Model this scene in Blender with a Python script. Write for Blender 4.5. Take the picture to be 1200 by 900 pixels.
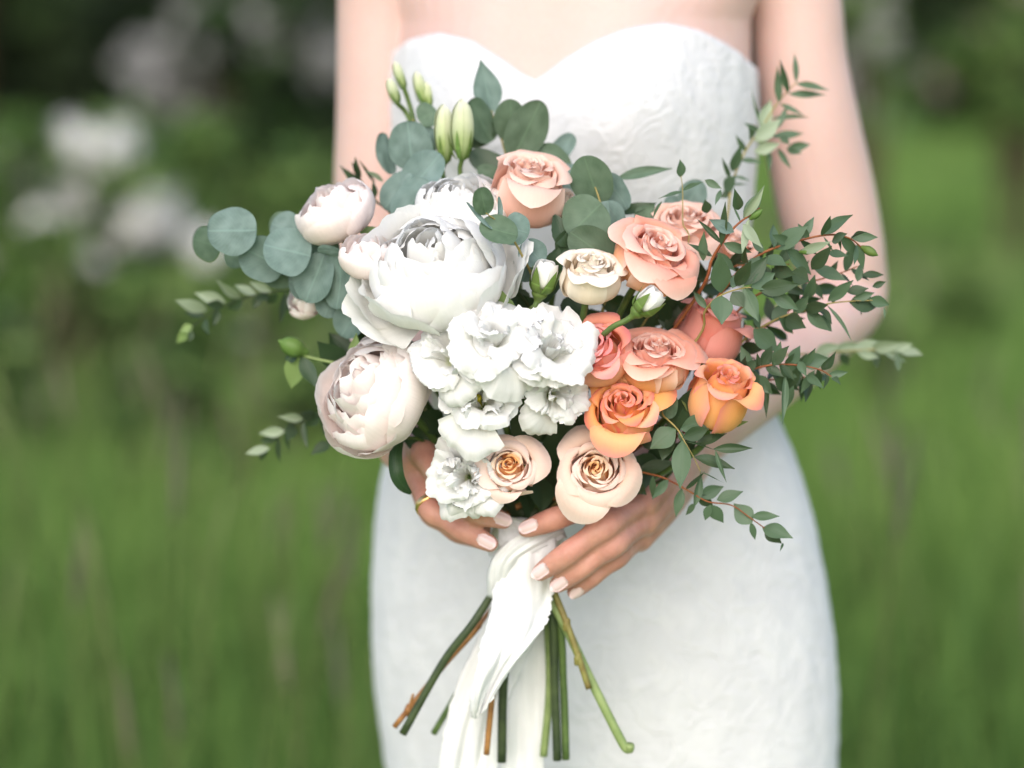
import bpy, math, random
import numpy as np
from mathutils import Vector, Matrix

# ------------------------------------------------------------------ camera, light, exposure
for o in list(bpy.data.objects):
    bpy.data.objects.remove(o)
SC = bpy.context.scene
COL = SC.collection
R = math.radians
CAMZ, PITCH, LENS = 1.28, R(7.0), 85.0
WN = 36.0 / LENS
cam = bpy.data.cameras.new('camera'); camo = bpy.data.objects.new('camera', cam); COL.objects.link(camo)
cam.lens = LENS; cam.sensor_width = 36; cam.clip_start = 0.05; cam.clip_end = 600
camo.location = (0, 0, CAMZ); camo.rotation_euler = (R(90) - PITCH, 0, 0)
cam.dof.use_dof = True; cam.dof.focus_distance = 1.715; cam.dof.aperture_fstop = 2.1
SC.camera = camo

SUN_EL, SUN_AZ = 36.0, -10.0        # azimuth measured from the camera's back towards its own side
world = bpy.data.worlds.new('World'); SC.world = world; world.use_nodes = True
wn = world.node_tree.nodes; wl = world.node_tree.links
wn.clear()
sky = wn.new('ShaderNodeTexSky'); sky.sky_type = 'NISHITA'; sky.sun_disc = False
sky.sun_elevation = R(SUN_EL); sky.sun_rotation = R(180 - SUN_AZ)
sky.air_density = 1.0; sky.dust_density = 2.0; sky.ozone_density = 1.0
bg = wn.new('ShaderNodeBackground'); bg.inputs[1].default_value = 0.13
wo = wn.new('ShaderNodeOutputWorld')
wl.new(sky.outputs[0], bg.inputs[0]); wl.new(bg.outputs[0], wo.inputs[0])
sun = bpy.data.lights.new('sun', 'SUN'); sun.energy = 1.5; sun.angle = R(75); sun.color = (1, .94, .87)
suno = bpy.data.objects.new('sun', sun); COL.objects.link(suno)
_sd = Vector((math.sin(R(SUN_AZ)) * math.cos(R(SUN_EL)), -math.cos(R(SUN_AZ)) * math.cos(R(SUN_EL)), math.sin(R(SUN_EL))))
suno.rotation_euler = _sd.to_track_quat('Z', 'Y').to_euler()
suno.location = (-3, -4, 6)
SC.view_settings.view_transform = 'Standard'; SC.view_settings.look = 'None'
SC.view_settings.gamma = 1.0; SC.view_settings.exposure = 0.84
SC.render.engine = 'CYCLES'
SC.cycles.use_denoising = True
SC.cycles.max_bounces = 8; SC.cycles.diffuse_bounces = 4; SC.cycles.transmission_bounces = 6

# ------------------------------------------------------------------ helpers
def PY(px, py, Y):
    """photo pixel (1200x900) -> world point on the plane y = Y"""
    a = (px - 600) / 1200 * WN; b = -(py - 450) / 1200 * WN
    d = Vector((a, math.cos(PITCH) + b * math.sin(PITCH), b * math.cos(PITCH) - math.sin(PITCH)))
    s = Y / d.y
    return Vector((0, 0, CAMZ)) + d * s

def to_px(p):
    x, y, z = p[0], p[1], p[2] - CAMZ
    f = y * math.cos(PITCH) - z * math.sin(PITCH); u = y * math.sin(PITCH) + z * math.cos(PITCH)
    return 600 + x / f / WN * 1200, 450 - u / f / WN * 1200

def mpp(Y): return WN / 1200 * Y      # metres per photo pixel at depth Y

def lerp(a, b, t): return a + (b - a) * t
def s2l(c):
    return tuple((x / 255 / 12.92) if x / 255 <= .04045 else ((x / 255 + .055) / 1.055) ** 2.4 for x in c)

ROOTM = {}
def tag(o, label=None, cat=None, group=None, kind=None):
    if label: o['label'] = label
    if cat: o['category'] = cat
    if group: o['group'] = group
    if kind: o['kind'] = kind
    return o

def empty(name, M, label=None, cat=None, group=None):
    o = bpy.data.objects.new(name, None); COL.objects.link(o)
    o.empty_display_size = .02
    o.matrix_basis = M
    ROOTM[o] = M.copy()
    return tag(o, label, cat, group)

def make_mesh(name, v, f, mat=None, uv=None, col=None, smooth=True):
    me = bpy.data.meshes.new(name)
    v = np.asarray(v, dtype=np.float32)
    if isinstance(f, np.ndarray):
        nf, k = f.shape
        me.vertices.add(len(v)); me.vertices.foreach_set('co', v.ravel())
        me.loops.add(nf * k); me.loops.foreach_set('vertex_index', f.ravel().astype(np.int32))
        me.polygons.add(nf); me.polygons.foreach_set('loop_start', np.arange(0, nf * k, k, dtype=np.int32))
        me.update(calc_edges=True)
    else:
        me.from_pydata([tuple(x) for x in v], [], f); me.update()
    if uv is not None:
        ul = me.uv_layers.new(name='UVMap')
        li = np.empty(len(me.loops), dtype=np.int32); me.loops.foreach_get('vertex_index', li)
        ul.data.foreach_set('uv', np.asarray(uv, dtype=np.float32)[li].ravel())
    if col is not None:
        ca = me.color_attributes.new('tint', 'FLOAT_COLOR', 'POINT')
        c4 = np.ones((len(v), 4), dtype=np.float32); c4[:, :3] = col
        ca.data.foreach_set('color', c4.ravel())
    if smooth:
        me.polygons.foreach_set('use_smooth', np.ones(len(me.polygons), dtype=bool))
    if mat: me.materials.append(mat)
    return me

def link(name, me, parent=None, M=None):
    """M: matrix in world space"""
    o = bpy.data.objects.new(name, me); COL.objects.link(o)
    if parent is not None:
        o.parent = parent
        PM = ROOTM[parent]
        o.matrix_basis = PM.inverted() @ (M if M is not None else PM)
        ROOTM[o] = (M if M is not None else PM).copy()
    else:
        if M is not None: o.matrix_basis = M
        ROOTM[o] = (M if M is not None else Matrix.Identity(4)).copy()
    return o

def part_world(name, parent, v, f, mat, uv=None, smooth=True, col=None):
    """vertices in world coordinates, stored in the parent's frame"""
    Mi = np.array(ROOTM[parent].inverted())
    v = np.asarray(v, dtype=float)
    vl = v @ Mi[:3, :3].T + Mi[:3, 3]
    return link(name, make_mesh(name, vl, f, mat, uv, col, smooth), parent)

def grid_faces(nu, nv, wrap=False):
    """rows nv+1, cols nu+1 (or nu when wrapped)"""
    c = nu if wrap else nu + 1
    i = np.arange(nu); j = np.arange(nv)
    J, I = np.meshgrid(j, i, indexing='ij')
    I2 = (I + 1) % c if wrap else I + 1
    return np.stack([J * c + I, J * c + I2, (J + 1) * c + I2, (J + 1) * c + I], -1).reshape(-1, 4)

def catmull(P, n):
    P = [np.asarray(p, dtype=float) for p in P]
    if len(P) == 2: return np.array([lerp(P[0], P[1], t) for t in np.linspace(0, 1, n)])
    Q = [2 * P[0] - P[1]] + P + [2 * P[-1] - P[-2]]
    out = []
    m = len(P) - 1
    for s in np.linspace(0, m, n):
        k = min(int(s), m - 1); t = s - k
        a, b, c, d = Q[k:k + 4]
        out.append(.5 * (2 * b + (c - a) * t + (2 * a - 5 * b + 4 * c - d) * t * t + (3 * b - a - 3 * c + d) * t ** 3))
    return np.array(out)

def tube(pts, rad, n=8, seg=None, cap=True, flat=None, round_end=True):
    """swept tube, radius per control point; returns verts, quad/tri face list"""
    m = seg or max(6, (len(pts) - 1) * 5)
    C = catmull([list(p) for p in pts], m)
    rr = catmull([[r] for r in rad], m)[:, 0]
    T = np.gradient(C, axis=0); T /= np.linalg.norm(T, axis=1)[:, None] + 1e-12
    if round_end:
        t0, t1 = T[0], T[-1]; r0, r1 = rr[0], rr[-1]
        pre = [(C[0] - t0 * r0 * math.sin(a), r0 * math.cos(a)) for a in (1.45, 1.1, .7, .35)]
        post = [(C[-1] + t1 * r1 * math.sin(a), r1 * math.cos(a)) for a in (.35, .7, 1.1, 1.45)]
        C = np.vstack([[p[0] for p in pre], C, [p[0] for p in post]])
        rr = np.concatenate([[p[1] for p in pre], rr, [p[1] for p in post]])
        T = np.vstack([[t0] * 4, T, [t1] * 4])
    up = np.array([0, 0, 1.0]) if abs(T[0][2]) < .9 else np.array([1.0, 0, 0])
    N = up - T[0] * up.dot(T[0]); N /= np.linalg.norm(N)
    V = []
    ang = np.arange(n) / n * 2 * math.pi
    for i in range(len(C)):
        N = N - T[i] * N.dot(T[i]); N /= np.linalg.norm(N) + 1e-12
        B = np.cross(T[i], N)
        V.append(C[i] + rr[i] * (np.cos(ang)[:, None] * N + np.sin(ang)[:, None] * B))
    V = np.vstack(V)
    F = [tuple(int(x) for x in q) for q in grid_faces(n, len(C) - 1, True)]
    if cap:
        F.append(tuple(range(n))[::-1]); F.append(tuple(range(len(V) - n, len(V))))
    return V, F

def frame(x, nhint):
    x = x.normalized(); n = (nhint - x * nhint.dot(x)).normalized(); y = n.cross(x)
    return x, y, n

def mat4(x, y, z, loc):
    return Matrix(((x.x, y.x, z.x, loc.x), (x.y, y.y, z.y, loc.y), (x.z, y.z, z.z, loc.z), (0, 0, 0, 1)))

# ------------------------------------------------------------------ materials
class NT:
    def __init__(s, name):
        s.m = bpy.data.materials.new(name); s.m.use_nodes = True
        s.n = s.m.node_tree.nodes; s.l = s.m.node_tree.links; s.n.clear()
        s.out = s.n.new('ShaderNodeOutputMaterial')
    def new(s, t, **k):
        x = s.n.new('ShaderNode' + t)
        for a, b in k.items(): setattr(x, a, b)
        return x
    def ln(s, a, b): s.l.new(a, b)
    def math(s, op, a, b=None, clamp=False):
        x = s.new('Math', operation=op); x.use_clamp = clamp
        for i, q in enumerate((a, b)):
            if q is None: continue
            if isinstance(q, (int, float)): x.inputs[i].default_value = q
            else: s.ln(q, x.inputs[i])
        return x.outputs[0]
    def mix(s, f, a, b, blend='MIX'):
        x = s.new('Mix', data_type='RGBA', blend_type=blend)
        for q, sock in ((f, x.inputs[0]), (a, x.inputs[6]), (b, x.inputs[7])):
            if isinstance(q, (int, float)): sock.default_value = q
            elif isinstance(q, tuple): sock.default_value = (*q[:3], 1)
            else: s.ln(q, sock)
        return x.outputs[2]
    def ramp(s, f, stops, interp='LINEAR'):
        x = s.new('ValToRGB'); cr = x.color_ramp; cr.interpolation = interp
        while len(cr.elements) < len(stops): cr.elements.new(.5)
        for e, (p, c) in zip(cr.elements, stops):
            e.position = p; e.color = (*c[:3], 1) if isinstance(c, tuple) else (c, c, c, 1)
        s.ln(f, x.inputs[0]); return x.outputs[0]
    def noise(s, vec, scale, detail=3, rough=.5, dist=0):
        x = s.new('TexNoise'); x.inputs['Scale'].default_value = scale; x.inputs['Detail'].default_value = detail
        x.inputs['Roughness'].default_value = rough; x.inputs['Distortion'].default_value = dist
        if vec is not None: s.ln(vec, x.inputs['Vector'])
        return x.outputs[0]
    def bump(s, h, strength, dist):
        x = s.new('Bump'); x.inputs['Strength'].default_value = strength; x.inputs['Distance'].default_value = dist
        s.ln(h, x.inputs['Height']); return x.outputs[0]
    def scalevec(s, v, sc):
        x = s.new('Mapping'); x.inputs['Scale'].default_value = sc; s.ln(v, x.inputs['Vector']); return x.outputs[0]
    def finish(s, color, rough=.5, spec=.3, transl=0, tcol=None, bump=None, sss=0, sssr=(1, .3, .15), ssss=.006, metal=0, sheen=0):
        p = s.new('BsdfPrincipled')
        if isinstance(color, tuple): p.inputs['Base Color'].default_value = (*color[:3], 1)
        else: s.ln(color, p.inputs['Base Color'])
        if isinstance(rough, (int, float)): p.inputs['Roughness'].default_value = rough
        else: s.ln(rough, p.inputs['Roughness'])
        p.inputs['Specular IOR Level'].default_value = spec
        p.inputs['Metallic'].default_value = metal
        p.inputs['Sheen Weight'].default_value = sheen
        if sss:
            p.inputs['Subsurface Weight'].default_value = sss
            p.inputs['Subsurface Radius'].default_value = sssr
            p.inputs['Subsurface Scale'].default_value = ssss
        if bump is not None: s.ln(bump, p.inputs['Normal'])
        sh = p.outputs[0]
        if transl:
            t = s.new('BsdfTranslucent')
            tc = tcol if tcol is not None else color
            if isinstance(tc, tuple): t.inputs[0].default_value = (*tc[:3], 1)
            else: s.ln(tc, t.inputs[0])
            if bump is not None: s.ln(bump, t.inputs['Normal'])
            mx = s.new('MixShader'); mx.inputs[0].default_value = transl
            s.ln(sh, mx.inputs[1]); s.ln(t.outputs[0], mx.inputs[2]); sh = mx.outputs[0]
        s.ln(sh, s.out.inputs[0])
        return s.m

def mat_petal(name, stops, edge=None, edge_amt=.5, transl=.3, rough=.62, vein=.12, sat=1.0, hue=.06):
    """stops: colour along the petal from claw to rim; edge: colour of the rim and sides"""
    t = NT(name)
    uv = t.new('UVMap').outputs[0]
    sp = t.new('SeparateXYZ'); t.ln(uv, sp.inputs[0])
    u, v = sp.outputs[0], sp.outputs[1]
    obj = t.new('TexCoord').outputs['Object']
    nz = t.noise(obj, 90, 3)
    vv = t.math('ADD', v, t.math('MULTIPLY', t.math('SUBTRACT', nz, .5), .28))
    c = t.ramp(vv, stops, 'EASE')
    if edge:
        e = t.math('ABSOLUTE', t.math('SUBTRACT', t.math('MULTIPLY', u, 2), 1))
        e = t.math('POWER', e, 3.0)
        e2 = t.math('POWER', v, 9.0)
        ef = t.math('MULTIPLY', t.math('MAXIMUM', e, e2), edge_amt, True)
        c = t.mix(ef, c, edge)
    st = t.noise(t.scalevec(uv, (26, 2.2, 1)), 1.6, 4, .6)
    c = t.mix(vein, c, t.ramp(st, [(.3, .62), (.7, 1.0)]), 'MULTIPLY')
    oi = t.new('ObjectInfo').outputs['Random']
    hs = t.new('HueSaturation')
    t.ln(c, hs.inputs['Color'])
    t.ln(t.math('ADD', sat - hue * 2.2, t.math('MULTIPLY', oi, hue * 4.4)), hs.inputs['Saturation'])
    t.ln(t.math('ADD', 1 - hue * .5, t.math('MULTIPLY', oi, hue * .7)), hs.inputs['Value'])
    c = hs.outputs[0]
    b = t.bump(st, .22, .0008)
    return t.finish(c, rough, .25, transl, c, b, sheen=.1)

def mat_leaf(name, top, under=None, rough=.5, vein=(.75, 1.25), transl=.18, var=.35, bloom=None, spec=.35):
    t = NT(name)
    uv = t.new('UVMap').outputs[0]
    sp = t.new('SeparateXYZ'); t.ln(uv, sp.inputs[0])
    u, v = sp.outputs[0], sp.outputs[1]
    e = t.math('ABSOLUTE', t.math('SUBTRACT', t.math('MULTIPLY', v, 2), 1))
    mid = t.math('SUBTRACT', 1, t.math('MULTIPLY', e, 14), True)
    oi = t.new('ObjectInfo').outputs['Random']
    obj = t.new('TexCoord').outputs['Object']
    nz = t.noise(obj, 5.0, 4, .6)
    k = t.math('ADD', 1 - var * .5, t.math('MULTIPLY', oi, var))
    hs = t.new('HueSaturation'); hs.inputs['Color'].default_value = (*top, 1)
    t.ln(k, hs.inputs['Value'])
    t.ln(t.math('ADD', .485, t.math('MULTIPLY', oi, .03)), hs.inputs['Hue'])
    c = hs.outputs[0]
    c = t.mix(.5, c, t.ramp(nz, [(.3, .72), (.7, 1.18)]), 'MULTIPLY')
    if bloom:
        c = t.mix(t.math('MULTIPLY', t.ramp(t.noise(obj, 2.3, 3), [(.35, 0.0), (.75, 1.0)]), .55), c, bloom)
    lt = tuple(min(1, x * 1.7 + .01) for x in top)
    # side veins
    wv = t.new('TexWave', wave_type='BANDS', bands_direction='X')
    wv.inputs['Scale'].default_value = 4.2; wv.inputs['Distortion'].default_value = 1.5
    cv = t.new('CombineXYZ'); t.ln(t.math('SUBTRACT', u, t.math('MULTIPLY', e, .35)), cv.inputs[0]); t.ln(oi, cv.inputs[1])
    t.ln(cv.outputs[0], wv.inputs['Vector'])
    vn = t.ramp(wv.outputs['Fac'], [(.86, 0.0), (1.0, 1.0)])
    c = t.mix(t.math('MULTIPLY', vn, .16), c, lt)
    c = t.mix(t.math('MULTIPLY', mid, .6), c, lt)
    if under:
        g = t.new('NewGeometry')
        c = t.mix(g.outputs['Backfacing'], c, under)
    b = t.bump(t.math('ADD', t.math('MULTIPLY', mid, -.6), t.math('MULTIPLY', nz, .5)), .3, .0007)
    tc = t.mix(1.0, c, (1.0, 1.25, .45), 'MULTIPLY')
    return t.finish(c, rough, spec, transl, tc, b)

def mat_stem(name, c1, c2, scale=60):
    t = NT(name)
    obj = t.new('TexCoord').outputs['Object']
    n = t.noise(obj, scale, 4, .6)
    n2 = t.noise(obj, scale * 7, 2)
    c = t.ramp(n, [(.3, c1), (.7, c2)])
    return t.finish(c, .5, .3, bump=t.bump(n2, .3, .0006))

M = {}
WH = s2l((240, 239, 233))
M['white'] = mat_petal('white_petal', [(0, s2l((212, 218, 178))), (.16, s2l((228, 229, 214))), (.5, s2l((240, 239, 235))), (1, s2l((242, 242, 241)))], transl=.30, vein=.10, hue=.02)
M['lisi'] = mat_petal('lisianthus_petal', [(0, s2l((188, 200, 96))), (.18, s2l((222, 228, 188))), (.36, s2l((236, 236, 231))), (1, s2l((240, 240, 241)))], transl=.30, vein=.14, hue=.015)
M['blush'] = mat_petal('blush_petal', [(0, s2l((242, 196, 184))), (.35, s2l((247, 226, 219))), (.75, s2l((246, 233, 229))), (1, s2l((246, 240, 238)))], transl=.30, vein=.12, hue=.05)
M['orange'] = mat_petal('orange_petal', [(0, s2l((254, 184, 92))), (.5, s2l((255, 190, 104))), (.85, s2l((254, 190, 122))), (1, s2l((252, 174, 132)))], s2l((249, 150, 150)), .85, transl=.32, vein=.1, sat=0.98)
M['coral'] = mat_petal('coral_petal', [(0, s2l((254, 190, 90))), (.45, s2l((254, 182, 112))), (.8, s2l((250, 160, 128))), (1, s2l((248, 146, 140)))], s2l((248, 150, 156)), .8, transl=.32, vein=.1, sat=0.88)
M['deepcoral'] = mat_petal('deep_coral_petal', [(0, s2l((240, 150, 100))), (.5, s2l((240, 132, 108))), (1, s2l((244, 146, 126)))], s2l((246, 160, 144)), .6, transl=.32, sat=0.84)
M['peach'] = mat_petal('peach_petal', [(0, s2l((250, 196, 128))), (.45, s2l((249, 200, 158))), (.8, s2l((247, 192, 172))), (1, s2l((247, 203, 190)))], s2l((248, 222, 208)), .75, transl=.22, sat=1.1)
M['peachpink'] = mat_petal('peach_pink_petal', [(0, s2l((252, 206, 130))), (.4, s2l((252, 204, 160))), (.75, s2l((249, 186, 168))), (1, s2l((249, 202, 188)))], s2l((252, 230, 220)), .9, transl=.32, sat=1.176)
M['pale'] = mat_petal('pale_pink_petal', [(0, s2l((248, 196, 162))), (.5, s2l((249, 200, 180))), (1, s2l((249, 216, 202)))], s2l((251, 230, 220)), .8, transl=.32, sat=1.155)
M['cream'] = mat_petal('cream_petal', [(0, s2l((240, 214, 164))), (.45, s2l((245, 226, 200))), (1, s2l((246, 234, 218)))], s2l((247, 238, 226)), .6, transl=.22, sat=0.95)
M['spray'] = mat_petal('spray_rose_petal', [(0, s2l((254, 172, 84))), (.45, s2l((254, 186, 112))), (.8, s2l((252, 208, 164))), (1, s2l((250, 222, 196)))], s2l((251, 230, 210)), .75, transl=.26, sat=1)
M['creampeach'] = mat_petal('cream_peach_petal', [(0, s2l((254, 172, 96))), (.45, s2l((254, 190, 134))), (.8, s2l((250, 210, 186))), (1, s2l((250, 224, 208)))], s2l((251, 232, 220)), .8, transl=.26, sat=1)
M['heart'] = mat_petal('peach_heart_petal', [(0, s2l((255, 158, 66))), (.6, s2l((255, 176, 92))), (1, s2l((254, 200, 138)))], s2l((253, 212, 164)), .5, transl=.35, sat=1)
M['palecream'] = mat_petal('pale_cream_petal', [(0, s2l((250, 208, 178))), (.5, s2l((250, 217, 200))), (1, s2l((250, 226, 216)))], s2l((251, 234, 227)), .8, transl=.32, sat=1.05)
M['euc'] = mat_leaf('silver_dollar_leaf', s2l((96, 118, 112)), rough=.62, transl=.12, var=.28, bloom=s2l((136, 156, 153)), spec=.25)
M['eucg'] = mat_leaf('eucalyptus_green_leaf', s2l((76, 97, 76)), rough=.58, transl=.12, var=.3, bloom=s2l((110, 129, 110)), spec=.25)
M['parv'] = mat_leaf('small_leaf', s2l((46, 68, 41)), s2l((84, 106, 82)), rough=.45, transl=.15, var=.55)
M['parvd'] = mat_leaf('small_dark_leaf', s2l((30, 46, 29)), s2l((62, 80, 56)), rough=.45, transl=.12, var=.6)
M['sage'] = mat_leaf('sage_leaf', s2l((120, 140, 112)), s2l((150, 164, 140)), rough=.6, transl=.15, var=.4)
M['rosel'] = mat_leaf('rose_leaf', s2l((24, 40, 24)), s2l((54, 74, 50)), rough=.38, transl=.12, var=.4)
M['sepal'] = mat_leaf('sepal', s2l((104, 132, 66)), s2l((130, 152, 96)), rough=.5, transl=.2, var=.25)
M['budgreen'] = mat_petal('bud_green', [(0, s2l((128, 156, 84))), (.3, s2l((176, 194, 134))), (.7, s2l((216, 222, 186))), (1, s2l((228, 230, 206)))], transl=.25, vein=.2)
M['stemg'] = mat_stem('green_stem', s2l((66, 88, 46)), s2l((96, 118, 64)))
M['stemd'] = mat_stem('dark_green_stem', s2l((44, 56, 38)), s2l((70, 84, 50)))
M['steml'] = mat_stem('light_green_stem', s2l((116, 136, 80)), s2l((146, 162, 108)))
M['stemb'] = mat_stem('brown_stem', s2l((120, 78, 44)), s2l((168, 122, 70)), 90)
M['stemj'] = mat_stem('jointed_stem', s2l((104, 84, 44)), s2l((140, 142, 78)), 55)
M['stemr'] = mat_stem('red_twig', s2l((124, 58, 34)), s2l((150, 96, 58)), 90)
M['stemy'] = mat_stem('straw_twig', s2l((130, 116, 66)), s2l((162, 150, 96)), 90)
M['pistil'] = mat_stem('pistil_yellow', s2l((196, 168, 40)), s2l((150, 160, 50)), 200)

# skin
t = NT('skin')
obj = t.new('TexCoord').outputs['Object']
n1 = t.noise(obj, 14, 4, .55); n2 = t.noise(obj, 420, 3, .6)
c = t.ramp(n1, [(.3, s2l((200, 168, 160))), (.7, s2l((208, 178, 171)))])
c = t.mix(.2, c, t.ramp(n2, [(.3, s2l((198, 154, 142))), (.7, s2l((222, 192, 184)))]))
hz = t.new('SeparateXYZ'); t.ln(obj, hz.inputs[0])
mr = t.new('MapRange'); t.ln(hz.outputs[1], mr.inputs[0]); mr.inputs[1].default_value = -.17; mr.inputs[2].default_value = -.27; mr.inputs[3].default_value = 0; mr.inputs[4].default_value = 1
c = t.mix(t.math('MULTIPLY', mr.outputs[0], .8), c, t.ramp(t.noise(obj, 55, 4, .6), [(.3, s2l((172, 108, 90))), (.7, s2l((200, 142, 122)))]))   # bouquet's shade on the hands painted in as redder, darker skin
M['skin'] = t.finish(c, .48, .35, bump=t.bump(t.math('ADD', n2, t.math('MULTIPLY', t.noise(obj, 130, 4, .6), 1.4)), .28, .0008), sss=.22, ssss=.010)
M['nail'] = NT('nail_polish').finish(s2l((226, 198, 198)), .12, .5)
t = NT('gold'); M['gold'] = t.finish(s2l((250, 206, 140)), .28, .5, metal=1.0)
# lace
t = NT('white_lace')
obj = t.new('TexCoord').outputs['Object']
wrp = t.new('Mix', data_type='VECTOR'); wrp.inputs[0].default_value = .06
nzv = t.new('TexNoise'); nzv.inputs['Scale'].default_value = 22; nzv.inputs['Detail'].default_value = 3
t.ln(obj, nzv.inputs['Vector']); t.ln(obj, wrp.inputs[4]); t.ln(nzv.outputs['Color'], wrp.inputs[5])
vo = t.new('TexVoronoi', feature='DISTANCE_TO_EDGE'); vo.inputs['Scale'].default_value = 30
t.ln(wrp.outputs[1], vo.inputs['Vector'])
cord = t.ramp(vo.outputs['Distance'], [(.0, 1.0), (.10, .25), (.3, .55)])
vo2 = t.new('TexVoronoi', feature='SMOOTH_F1'); vo2.inputs['Scale'].default_value = 150
t.ln(wrp.outputs[1], vo2.inputs['Vector'])
n3 = t.noise(obj, 20, 6, .66, .9)
h = t.math('ADD', t.math('MULTIPLY', cord, .55), t.math('MULTIPLY', vo2.outputs['Distance'], .9))
h = t.math('ADD', h, t.math('MULTIPLY', n3, .7))
c = t.mix(t.math('ADD', t.math('MULTIPLY', t.ramp(n3, [(.46, 0.0), (.54, 1.0)]), .5), t.math('MULTIPLY', cord, .5)), s2l((206, 206, 211)), s2l((216, 216, 220)))
M['lace'] = t.finish(c, .75, .15, bump=t.bump(h, .6, .0017), sheen=.15)
# ribbon
t = NT('white_silk')
obj = t.new('TexCoord').outputs['Object']
uv = t.new('UVMap').outputs[0]
wv = t.noise(t.scalevec(uv, (140, 6, 1)), 3, 2)
n1 = t.noise(obj, 45, 4, .6)
M['silk'] = t.finish(t.ramp(n1, [(.3, s2l((238, 238, 240))), (.7, s2l((246, 246, 248)))]), .55, .2, .16, s2l((240, 240, 240)),
                     t.bump(t.math('ADD', t.math('MULTIPLY', wv, .3), t.math('MULTIPLY', n1, 1.0)), .35, .003), sheen=.2)
t = NT('brown_hair')
obj = t.new('TexCoord').outputs['Object']
M['hair'] = t.finish(t.ramp(t.noise(t.scalevec(obj, (90, 90, 4)), 3, 3), [(.3, s2l((62, 42, 30))), (.7, s2l((112, 80, 56)))]), .45, .4)
# vegetation behind
def mat_tint(name, transl=.2, rough=.6, mul=(1, 1, 1)):
    t = NT(name)
    a = t.new('Attribute'); a.attribute_name = 'tint'
    c = t.mix(1.0, a.outputs['Color'], mul, 'MULTIPLY')
    return t.finish(c, rough, .2, transl, c)
M['tint'] = mat_tint('foliage_tint')
M['grass'] = mat_tint('grass_tint', .25)
t = NT('meadow_soil')
obj = t.new('TexCoord').outputs['Object']
M['ground'] = t.finish(t.ramp(t.noise(obj, .9, 6, .6), [(.3, s2l((72, 102, 50))), (.7, s2l((124, 156, 78)))]), .9, .1)
t = NT('bark')
obj = t.new('TexCoord').outputs['Object']
nb = t.noise(t.scalevec(obj, (6, 6, 1.5)), 4, 5)
M['bark'] = t.finish(t.ramp(nb, [(.3, s2l((46, 38, 30))), (.7, s2l((92, 80, 66)))]), .85, .1, bump=t.bump(nb, .6, .02))

# ------------------------------------------------------------------ meadow, shrubs and trees behind
rng = np.random.default_rng(7)
gm = make_mesh('meadow', [(-160, -20, 0), (160, -20, 0), (160, 260, 0), (-160, 260, 0)], [(0, 1, 2, 3)], M['ground'])
tag(link('meadow', gm), 'green meadow ground stretching away behind the bride', 'meadow', kind='structure')

def lowfreq(x, y, seed):
    r = np.random.default_rng(seed); s = 0
    for k in range(5):
        fx, fy, ph = r.normal(0, .9), r.normal(0, .5), r.uniform(0, 6.28)
        s = s + np.sin(x * fx + y * fy + ph)
    return s / 5

def build_grass():
    n = 120000
    y = 2.75 + (rng.random(n) ** 2.0) * 52
    x = (rng.random(n) * 2 - 1) * (0.30 * y + 0.9)
    keep = ~((np.abs(x - .06) < .62) & (y < 2.9))
    x, y = x[keep], y[keep]; n = len(x)
    lf = lowfreq(x, y, 3); lf2 = lowfreq(x * 1.7, y * 1.7, 5)
    h = (.24 + .22 * rng.random(n)) * (1 + .25 * lf)
    w = .002 + .003 * rng.random(n) + .0013 * y
    yaw = rng.random(n) * 6.283; lean = rng.normal(0, .28, n); ly = rng.random(n) * 6.283
    base = np.stack([x, y, np.zeros(n)], 1)
    side = np.stack([np.cos(yaw), np.sin(yaw), np.zeros(n)], 1)
    ld = np.stack([np.cos(ly), np.sin(ly), np.zeros(n)], 1)
    V = np.zeros((n, 5, 3))
    up = np.array([0, 0, 1.0])
    V[:, 0] = base - side * w[:, None]; V[:, 1] = base + side * w[:, None]
    m = base + up * (h * .55)[:, None] + ld * (h * lean * .35)[:, None]
    V[:, 2] = m + side * (w * .8)[:, None]; V[:, 3] = m - side * (w * .8)[:, None]
    V[:, 4] = base + up * (h * (1 - .3 * np.abs(lean)))[:, None] + ld * (h * lean)[:, None]
    i = np.arange(n)[:, None] * 5
    F = np.vstack([i + np.array([0, 1, 2]), i + np.array([0, 2, 3]), i + np.array([3, 2, 4])])
    g1, g2, g3 = np.array(s2l((76, 108, 52))), np.array(s2l((128, 160, 80))), np.array(s2l((120, 120, 92)))
    k = np.clip(.5 + .45 * lf2 + rng.normal(0, .16, n), 0, 1)[:, None]
    c = g1 * (1 - k) + g2 * k
    d = (np.clip(-lf * 1.6 - .25, 0, 1) * rng.random(n))[:, None]
    c = c * (1 - d) + g3 * d
    me = make_mesh('grass', V.reshape(-1, 3), F, M['grass'], col=np.repeat(c, 5, 0), smooth=False)
    tag(link('grass', me), 'tall green meadow grass growing behind the bride', 'grass', kind='stuff')
build_grass()

def leaf_cloud(n, centers, radii, size, cols, rs, squash=1.0):
    """leaf-sized faces spread through ellipsoidal clumps"""
    k = rs.integers(0, len(centers), n)
    C = np.asarray(centers)[k]; Rr = np.asarray(radii)[k]
    d = rs.normal(size=(n, 3)); d /= np.linalg.norm(d, axis=1)[:, None]
    p = C + d * Rr[:, None] * (rs.random(n) ** .45)[:, None] * np.array([1, 1, squash])
    a = rs.normal(size=(n, 3)); a /= np.linalg.norm(a, axis=1)[:, None]
    b = np.cross(a, rs.normal(size=(n, 3))); b /= np.linalg.norm(b, axis=1)[:, None] + 1e-9
    s = (size * (.6 + .8 * rs.random(n)))[:, None]
    V = np.stack([p - a * s, p + b * s * .45, p + a * s, p - b * s * .45], 1).reshape(-1, 3)
    F = np.arange(n * 4).reshape(-1, 4)
    cc = np.asarray(cols)[rs.integers(0, len(cols), n)] * (.75 + .5 * rs.random(n))[:, None]
    return V, F, np.repeat(cc, 4, 0)

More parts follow.
